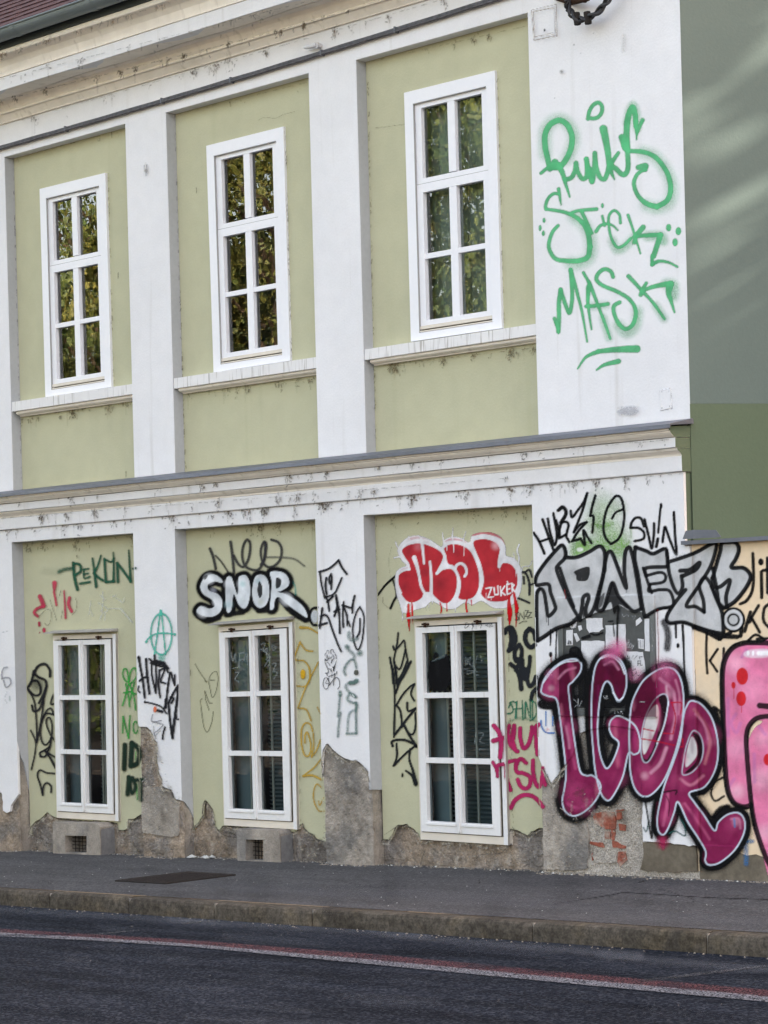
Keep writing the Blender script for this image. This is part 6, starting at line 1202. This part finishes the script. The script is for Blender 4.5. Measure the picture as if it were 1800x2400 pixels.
# grime in the masonry: blotches, pits, run-off
for mode_, fr_, (x0, x1, y0, y1), n_, lb in ((MF - .017, 'F', (1185, 1545, 700, 1560), 260, 'pits and dark runs in the cement of the middle pilaster'), (MF - .017, 'E', (1225, 1555, 620, 1640), 240, 'pits and dark runs in the cement of the left pilaster'),
        (REC + .003, 'F', (165, 440, 1330, 1540), 90, 'pits in the rough masonry left of the middle vent'), (REC + .003, 'F', (965, 1190, 1350, 1560), 110, 'pits in the rough masonry right of the middle vent'), (REC + .003, 'G', (150, 1395, 1420, 1600), 260, 'pits in the rough masonry under the right window'),
        (REC + .003, 'E', (245, 450, 1400, 1640), 70, 'pits in the rough masonry left of the left vent'), (REC + .003, 'E', (990, 1215, 1470, 1650), 80, 'pits in the rough masonry right of the left vent'), (MF - .019, 'H', (210, 840, 950, 1490), 300, 'pits and grime in the bare foot of the corner pier')):
    g = Paint(fr_); o_ = FR[fr_]
    for _ in range(n_):
        x, y = rs.uniform(x0, x1), rs.uniform(y0, y1)
        if mode_ < 0 and fr_ == 'F' and y < 700 + max(0, (x - 1250)) * .75: continue
        if mode_ < 0 and fr_ == 'E' and y < 600 + max(0, (x - 1290)) * 2.2: continue
        X, Y = o_[0] + x / o_[2], o_[1] + y / o_[2]; dk = rs.rand() < .6
        c_ = (.10, .08, .06) if dk else (.50, .46, .40)
        if rs.rand() < .18: g.ops.append(('s', c_, (rs.uniform(1.5, 5),) * 2, 8, .22, np.array([[X, Y], [X + rs.randn() * 2, Y + rs.uniform(4, 26)]])))
        else: g.ops.append(('s', c_, (rs.uniform(.5, 1.6), .4), 1.4, rs.uniform(.35, .8), np.array([[X, Y], [X + rs.randn() * 3, Y + rs.randn() * 2]])))
    g.build(lb, mode_, name='pitting', step=1.7)
# marks on the pavement and road
g = Paint('Q')
for w_, p, o2 in ((3, '740,402 850,385 990,362 1030,352', .7), (3, '1030,352 1200,362 1400,375 1659,384', .7), (2.5, '1200,340 1340,385 1300,400', .4), (2.5, '-200,300 -60,330 20,326', .4), (3, '1100,310 1135,300', .6)): g.s((.02, .02, .022), w_, p, 2, o2)
for _ in range(40): g.ops.append(('b', (.03, .03, .032), (rs.uniform(10, 60), 0), 0, rs.uniform(.04, .14), np.array([[rs.uniform(0, 1800), rs.uniform(2010, 2150)]])))
for _ in range(22): g.ops.append(('b', (.10, .095, .09), (rs.uniform(1.5, 3.5), 0), 0, .9, np.array([[rs.uniform(0, 1800), rs.uniform(2020, 2140)]])))
g.ops.append(('s', (.16, .16, .17), (12, 12), 22, .22, smooth([(480, 2072), (700, 2088), (1100, 2105), (1800, 2165)])))
g.build('thin cracks and dark blotches in the pavement asphalt', 'pave', name='crack', step=2.4)
g = Paint('R')
for _ in range(60): 
    x, y = rs.uniform(-50, 1850), rs.uniform(2130, 2400); L = rs.uniform(20, 140); g.ops.append(('s', ((.008, .010, .015), (.10, .112, .135))[rs.randint(2)], (rs.uniform(2, 9),) * 2, 12, rs.uniform(.05, .14), np.array([[x, y], [x + L * 1.6, y + L * .11]])))
for x0, y0, x1, y1, o2 in ((0, 2130, 500, 2160, .35), (400, 2155, 1000, 2190, .4), (900, 2190, 1500, 2240, .35), (1400, 2240, 1850, 2275, .3)): g.ops.append(('s', (.12, .13, .15), (5, 9), 18, o2, np.array([[x0, y0], [x1, y1]])))
for _ in range(30): g.ops.append(('b', (.30, .29, .27), (rs.uniform(1.2, 2.6), 0), 0, .8, np.array([[rs.uniform(0, 1800), rs.uniform(2150, 2400)]])))
g.build('worn pale streaks and dark wear on the road asphalt', 'road', name='wear', step=2.6)
# cracks and painted shadows of broken edges in the base zone
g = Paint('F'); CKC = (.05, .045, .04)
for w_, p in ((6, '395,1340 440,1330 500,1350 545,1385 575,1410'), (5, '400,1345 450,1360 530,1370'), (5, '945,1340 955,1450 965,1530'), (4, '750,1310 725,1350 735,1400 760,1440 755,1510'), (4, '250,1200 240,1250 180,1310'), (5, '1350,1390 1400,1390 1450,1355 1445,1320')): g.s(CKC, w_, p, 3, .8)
g.build('dark cracks and painted edge shadows in the cement under the middle window', REC - .006 + .015, name='crack')
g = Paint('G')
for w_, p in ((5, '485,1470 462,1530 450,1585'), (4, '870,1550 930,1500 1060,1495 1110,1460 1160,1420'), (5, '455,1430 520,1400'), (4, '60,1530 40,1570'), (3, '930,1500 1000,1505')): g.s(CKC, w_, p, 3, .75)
g.dot(CKC, 842, 1447, 8, 9, 4); g.build('dark cracks and painted edge shadows in the cement under the right window', REC - .006 + .015, name='crack')
# sun-bleached rough lumps / small marks on the white piers
g = Paint('Z1')
for x, y, r_ in ((342, 400, 6), (1316, 168, 7), (1316, 168, 3), (1345, 105, 3), (1391, 78, 2), (1361, 125, 2), (1300, 230, 2)): g.ops.append(('b', (.25, .24, .22), (r_, 0), 0, .7, np.array([[x, y]])))
for dx, dy in ((0, 0), (3, 1), (-3, 2), (0, -3)): g.ops.append(('s', (.2, .19, .18), (.7, .4), 1.2, .6, np.array([[341 + dx, 385 + dy], [342 + dx, 412 + dy * 2]])))
g.s((.5, .47, .44), 22, 'T:725,230 722,330', 20, .3)
for i in range(60):
    a, b_ = 1448 + rs.rand() * 40, 955 + rs.rand() * 16; g.ops.append(('s', (.42, .42, .44), (3.5, 3.5), 6, .12, np.array([[a, b_], [a + 7, b_ - 1]])))
g.build('grey scuffs and drill holes on the white upper piers', 0.0, name='scuff')
# nail heads, square flush cover, faint plate
m = MB(); cvr = XZ([(1244.6, 22), (1305, 10), (1305.5, 82), (1251, 95)], 0); cvi = XZ([(1250, 27), (1300, 18), (1301, 77), (1253, 88)], 0)
slab('inspection_frame', [cvr, cvi], -.003, .004, 'white_plaster', B); slab('inspection_cover', [XZ([(1251, 28.5), (1299, 19.5), (1300, 76), (1254, 86.5)], 0)], -.002, .004, 'white_plaster', B)
g = Paint('T')
for p in ('125,65 285,28', '285,28 292,235', '292,235 143,260', '143,260 125,65', '138,78 275,48', '278,48 280,215', '280,220 148,240', '146,240 136,80'): g.s((.33, .26, .2), 3.5, p, 3, .7)
g.dot(K, 210, 196, 6, 9, 3); g.build('brown outline round the square inspection cover', -.004, name='dirt_line')
pl = XZ([(1547, 914), (1572, 909), (1575, 956), (1549, 963)], 0); slab('cover_plate', [pl], -.004, .003, 'white_plaster', B)
g = Paint('U')
for p in ('958,872 1028,855 1038,990 960,1002',): g.s((.40, .40, .42), 3, p, 2, .6, lin=True)
for a, b_ in ((972, 878), (1018, 876), (1022, 973), (972, 986)): g.dot((.3, .3, .3), a, b_, 3, 4, 2, .8)
g.build('thin outline of the small cover plate', -.005, name='dirt_line')

# ------------------------------------------------------------------ cables
cb = thing('wall_cable', 'dark grey cable strung along the frieze under the cornice', 'cable', tuple(map(float, W(600, 170, -.03))))
pts = []
for px, py in ((-500, 482), (-200, 394), (0, 340), (140, 306), (300, 262), (380, 238), (460, 214), (600, 170), (752, 122), (850, 90), (1000, 42), (1130, 0), (1300, -52), (1700, -175)):
    p = W(px, py, -.032); pts.append(p)
m = MB(); sm = smooth([tuple(p) for p in pts]) if False else None
P_ = np.array(pts); cf = [np.polyfit(P_[:, 0], P_[:, k], 2) for k in (1, 2)]; xs_ = np.linspace(P_[0, 0], P_[-1, 0], 160); ip = np.c_[xs_, np.full(160, -.026), np.polyval(cf[1], xs_)]
m.tube([tuple(q + np.array([0, .0, .001 * math.sin(i * .7)])) for i, q in enumerate(ip)], .0135, 8); m.tube([tuple(q + np.array([0, -.006, -.016 + .001 * math.sin(i * .9)])) for i, q in enumerate(ip)], .010, 6); m.build('cable_run', 'grey_cable', cb, smooth=True)
for px, py in ((152, 300), (378, 240), (540, 190), (752, 121), (925, 66)):
    q = W(px, py, -.035); m = MB(); zc_ = float(np.polyval(cf[1], q[0])); m.box(q[0] - .006, q[0] + .006, -.042, .0, zc_ - .026, zc_ + .018); m.build('cable_clip', 'zinc', cb)
th = thing('wall_insulator', 'small white porcelain stub above the wall cable on the frieze', 'insulator', tuple(map(float, W(752, 108, -.03))))
q = W(752, 108, 0); m = MB(); m.tube([(q[0], .0, q[2]), (q[0], -.04, q[2] + .002), (q[0] - .0, -.05, q[2])], [.02, .02, .026], 10); m.tube([(q[0] - .0, -.045, q[2]), (q[0] - .10, -.055, q[2] + .004)], .017, 10); m.tube([(q[0] - .10, -.055, q[2] + .004), (q[0] - .12, -.057, q[2] + .004)], .012, 10); m.build('stub', 'paper', th)
lc = thing('cable_loop', 'bundle of black cables looping round an iron hook near the top of the corner pier', 'cable', tuple(map(float, W(1370, 10, -.1))))
base = [(1330, -22), (1331, 5), (1335, 24), (1343, 37), (1358, 45), (1375, 44), (1393, 34), (1410, 18), (1424, 2), (1440, -22), (1470, -60)]
for k in range(6):
    o_ = RNG.uniform(-1, 1, 3); col_ = []
    ph = RNG.uniform(0, 6)
    for i, (px, py) in enumerate(smooth(base, n=5)):
        p = W(px, py, -.12); col_.append(tuple(p + np.array([math.sin(i * .45 + ph) * .014, math.cos(i * .5 + ph) * .018 + .01 * o_[0], math.cos(i * .45 + ph) * .016])))
    m = MB(); m.tube(col_, .0085 + .003 * (k % 2), 7); m.build('cable_strand', 'cable_sheath', lc, smooth=True)
for i_, (px, py) in enumerate(((1338, 28), (1377, 42), (1352, 44))):
    p = W(px, py, -.12); m = MB(); a = (p + np.array([-.035, -.0, .02]) if i_ == 0 else p + np.array([-.004, 0, .04])); b_ = (p + np.array([.035, 0, -.02]) if i_ == 0 else p + np.array([.006, 0, -.04])); m.tube([tuple(a), tuple(b_)], .024 if i_ else .012, 8); m.build('cable_tie', 'dark_metal', lc)
m = MB(); a = W(1300, -8, -.02); b_ = W(1378, -4, -.14); m.tube([tuple(a), tuple((a + b_) / 2 + np.array([0, 0, -.035])), tuple(b_)], .02, 8); m.tube([tuple(W(1335, -2, -.0)), tuple(W(1372, 2, -.13))], .014, 8); m.build('hook', 'rusty_metal', lc)

# ------------------------------------------------------------------ pavement fittings and debris
gp = [Gp(271, 2066), Gp(442, 2045.4), Gp(551, 2052), Gp(388, 2072.5)]
c = sum(gp) / 4; dr = thing('drain_grate', 'dark iron slatted grate let into the pavement below the left ground floor window', 'grate', (float(c[0]), float(c[1]), float(c[2])))
A_, B_, C_, D_ = [Vector(map(float, p)) for p in gp]
m = MB(); up3 = Vector((0, 0, .004))
m.add([A_ + up3, B_ + up3, C_ + up3, D_ + up3], [(3, 2, 1, 0)]); m.build('grate_pit', 'void_black', dr)
m = MB(); n = 26
for k in range(n):
    t0, t1 = (k + .2) / n, (k + .62) / n; u3 = Vector((0, 0, .009))
    m.add([A_.lerp(B_, t0) + u3, D_.lerp(C_, t0) + u3, D_.lerp(C_, t1) + u3, A_.lerp(B_, t1) + u3], [(0, 1, 2, 3)])
m.build('grate_bars', 'grate_iron', dr, kind='stuff')
m = MB()
for a, b_ in ((A_, B_), (B_, C_), (C_, D_), (D_, A_)): m.tube([a + up3, b_ + up3], .008, 5)
m.build('grate_rim', 'dark_metal', dr)
def pebbles(name, n, fn, size, mt):
    m = MB()
    for _ in range(n):
        x, y = fn(); z = ground(x, y); s_ = RNG.uniform(*size); a = RNG.uniform(0, 6)
        m.add([(x + s_ * math.cos(a + k * 2.094) * RNG.uniform(.7, 1.2), y + s_ * math.sin(a + k * 2.094) * RNG.uniform(.7, 1.2), z) for k in range(3)] + [(x, y, z + s_ * RNG.uniform(.5, .9))], [(0, 1, 3), (1, 2, 3), (2, 0, 3)])
    return m.build(name, mt, kind='stuff')
def base_y(x):
    for a, b_ in (('q0r', 'q1l'), ('q1r', 'q2l'), ('q2r', 'q3l')):
        if Q[a][0] < x < Q[b_][0]: return REC
    return DL
def fb(): x = RNG.uniform(-9, 2); return x, base_y(x) - abs(RNG.randn()) * .035 - .01
pebbles('plaster_crumbs', 1500, fb, (.003, .013), 'debris')
pebbles('pale_crumbs', 160, fb, (.004, .014), 'litter')
pebbles('road_grit', 200, lambda: (RNG.uniform(-7, 4), KY - .02 - abs(RNG.randn()) * .05), (.003, .011), 'debris')
pebbles('pavement_grit', 120, lambda: (RNG.uniform(-7, 3), RNG.uniform(-2, -.2)), (.002, .006), 'litter')
for i, (fr, x, y, s_, lab) in enumerate((('Q', 515, 546, .05, 'curled dry brown leaf lying in the gutter under the middle kerb stones'), ('Q', 190, 525, .035, 'small dry leaf in the gutter, leftmost of the two'))):
    p = PP(fr, '%d,%d' % (x, y))[0]; q = Gp(*p, road=True); t = thing('dry_leaf', lab, 'leaf', (float(q[0]), float(q[1]), float(q[2]) + .004))
    m = MB(); vs = [(-s_, 0, .012), (-s_ * .4, -s_ * .45, .004), (s_ * .5, -s_ * .4, .006), (s_, 0, .018), (s_ * .4, s_ * .45, .008), (-s_ * .4, s_ * .4, .01), (0, 0, .0)]
    m.add([(q[0] + a, q[1] + b_, q[2] + .004 + c_) for a, b_, c_ in vs], [(0, 1, 6), (1, 2, 6), (2, 3, 6), (3, 4, 6), (4, 5, 6), (5, 0, 6)]); m.build('leaf_blade', 'leaf_litter', t)
# fallen plaster lump by the middle vent
p = W(470, 2009, -.02); t = thing('fallen_plaster', 'flat piece of fallen pale plaster at the wall foot left of the middle vent', 'rubble', tuple(map(float, p)))
m = MB()
for k in range(9):
    x, y = p[0] + RNG.uniform(-.12, .14), p[1] + RNG.uniform(-.05, .05); z = ground(x, y); s_ = RNG.uniform(.02, .05)
    m.add([(x + s_ * math.cos(q * 1.256) * RNG.uniform(.6, 1.3), y + s_ * math.sin(q * 1.256) * RNG.uniform(.5, 1), z + RNG.uniform(.0, .012)) for q in range(5)] + [(x, y, z + RNG.uniform(.012, .03))], [(q, (q + 1) % 5, 5) for q in range(5)])
m.build('plaster_flake', 'litter', t, kind='stuff')

# ------------------------------------------------------------------ the far side of the street and the trees that the panes mirror
def tree(name, lab, x, y, h, r_, mt, n, seed, trunk=.22, low=.25, leaf=(.10, .22), group='street trees on the far side of the road'):
    rs = np.random.RandomState(seed); zg = ground(x, -5) if y < KY else ground(x, 0)
    t = thing(name, lab, 'tree', (x, y, zg), group)
    m = MB(); m.tube([(x, y, zg - .1), (x + .1, y, zg + h * .25), (x - .05, y + .1, zg + h * .55), (x, y, zg + h * .85)], [trunk, trunk * .8, trunk * .5, trunk * .15], 9)
    cl = []
    for k in range(13):
        a = rs.uniform(0, 6.28); z0 = h * rs.uniform(.25, .6); d = r_ * rs.uniform(.5, .85); z1 = min(h * .92, z0 + h * rs.uniform(.1, .3))
        e = (x + d * math.cos(a), y + d * math.sin(a), zg + z1); m.tube([(x, y, zg + z0), ((x + e[0]) / 2, (y + e[1]) / 2, zg + (z0 + z1) / 2 + .3), e], [trunk * .35, trunk * .2, .03], 6); cl.append(e)
    m.build('trunk', 'bark', t)
    for _ in range(46):
        u = rs.randn(3); u /= np.linalg.norm(u); rr = r_ * rs.uniform(.45, 1.0); hh = h * (1 - low) / 2
        cl.append((x + u[0] * rr, y + u[1] * rr, zg + h * low + hh + u[2] * hh * rs.uniform(.6, 1)))
    cl = np.array(cl); idx = rs.randint(0, len(cl), n); rad = rs.uniform(.5, 1.25, len(cl)) * r_ * .30
    u = rs.randn(n, 3); u /= np.linalg.norm(u, axis=1)[:, None]; P0 = cl[idx] + u * (rad[idx] * rs.uniform(.2, 1, n) ** .5)[:, None]
    nrm = u * .6 + rs.randn(n, 3) * .5; nrm /= np.linalg.norm(nrm, axis=1)[:, None]
    a = np.cross(nrm, rs.randn(n, 3)); a /= np.linalg.norm(a, axis=1)[:, None]; b_ = np.cross(nrm, a); s_ = rs.uniform(*leaf, n)[:, None]
    V = np.stack([P0 - a * s_, P0 + b_ * s_ * .55, P0 + a * s_, P0 - b_ * s_ * .55], 1).reshape(-1, 3).astype(np.float32)
    me = bpy.data.meshes.new('crown'); me.vertices.add(4 * n); me.vertices.foreach_set('co', V.ravel()); me.loops.add(4 * n); me.loops.foreach_set('vertex_index', np.arange(4 * n, dtype=np.int32))
    me.polygons.add(n); me.polygons.foreach_set('loop_start', np.arange(0, 4 * n, 4, dtype=np.int32)); me.polygons.foreach_set('loop_total', np.full(n, 4, dtype=np.int32)); me.update(calc_edges=True)
    link('crown', me, mt, t); return t
k = 0; TL_ = ['green tree nearest the picture across the road', 'tall green tree second in the row across the road', 'golden leafed tree between two green ones across the road', 'tall green tree fourth in the row across the road', 'golden leafed tree at the far end of the row', 'green tree standing behind the second tree of the row', 'broad green tree farthest away down the road', 'broad green tree behind the fourth tree of the row']
for x, y, h, r_, mt_ in ((-12, -19, 14, 4.2, 'green_leaves'), (-18.5, -20, 17, 5, 'green_leaves'), (-26, -20, 17, 5, 'yellow_leaves'), (-34, -22, 18, 5.4, 'green_leaves'), (-42, -22, 13, 5, 'yellow_leaves'), (-22, -29, 21, 7, 'green_leaves'), (-52, -32, 21, 8, 'green_leaves'), (-36, -33, 22, 8, 'green_leaves')):
    tree('street_tree', TL_[k] + ', mirrored in the upper panes', x, y, h, r_, mt_, 42000, 40 + k, low=.0, leaf=(.045, .11)); k += 1
# unseen trees added behind the garden wall, shading street and breaking up low sun
GL_ = ['garden tree nearest to the house corner', 'slender garden tree right behind the garden wall', 'tall garden tree in the middle of the group', 'garden tree farthest from the road', 'garden tree farthest to the right beside the wall', 'dense low garden tree in front of the added house', 'tall garden tree at the back left of the group']
for k2, (x, y, h, r_, n_) in enumerate(((6.5, 7.6, 13, 2.9, 4200), (9.5, 4.2, 13, 3.2, 26000), (14.5, 9.5, 16, 4.0, 26000), (19, 14.0, 18, 4.6, 22000), (14.5, 6.5, 15, 3.8, 26000), (20, 10.5, 17, 4.4, 20000), (4, 15.5, 15, 3.4, 9000))):
    tree('sun_filter_tree', GL_[k2] + ', unseen sun filter added at right', x, y, h, r_, 'green_leaves', n_, 170 + k2, low=.3 if k2 == 0 else .06, leaf=(.14, .28), group='unseen trees added behind the garden wall')
def house(x0, x1, y0, y1, h, lab, name='far_house'):
    zg = ground(x0, -5); t = thing(name, lab, 'house', (x0, y0, zg)); m = MB(); m.box(x0, x1, y0, y1, zg - .5, zg + h); m.build('wall', 'far_wall', t)
    m = MB(); ym = (y0 + y1) / 2; m.add([(x0 - .4, y0 - .4, zg + h), (x1 + .4, y0 - .4, zg + h), (x1 + .4, y1 + .4, zg + h), (x0 - .4, y1 + .4, zg + h), (x0 - .4, ym, zg + h + 3), (x1 + .4, ym, zg + h + 3)], [(0, 1, 5, 4), (2, 3, 4, 5), (0, 4, 3), (1, 2, 5), (3, 2, 1, 0)]); m.build('roof', 'far_roof', t)
    yf = y1 if y1 < 0 else y0; s_ = 1 if y1 < 0 else -1
    for i in range(int((x1 - x0) / 2.6)):
        for j in range(int(h / 3.2)):
            m = MB(); a = x0 + 1 + i * 2.6; m.box(a, a + 1.1, yf, yf + s_ * .04, zg + 1 + j * 3.2, zg + 2.8 + j * 3.2); m.build('window', 'far_glass', t)
house(-46, -28, -48, -38, 9, 'long plain house far across the street, outside the picture')
house(-24, -2, -46, -36, 7, 'plain house across the street behind the trees, outside the picture')
house(12, 34, 19, 30, 9, 'unseen house added as a sun blocker behind the garden trees, outside the picture', 'added_house')  # unseen house added to help block the low sun
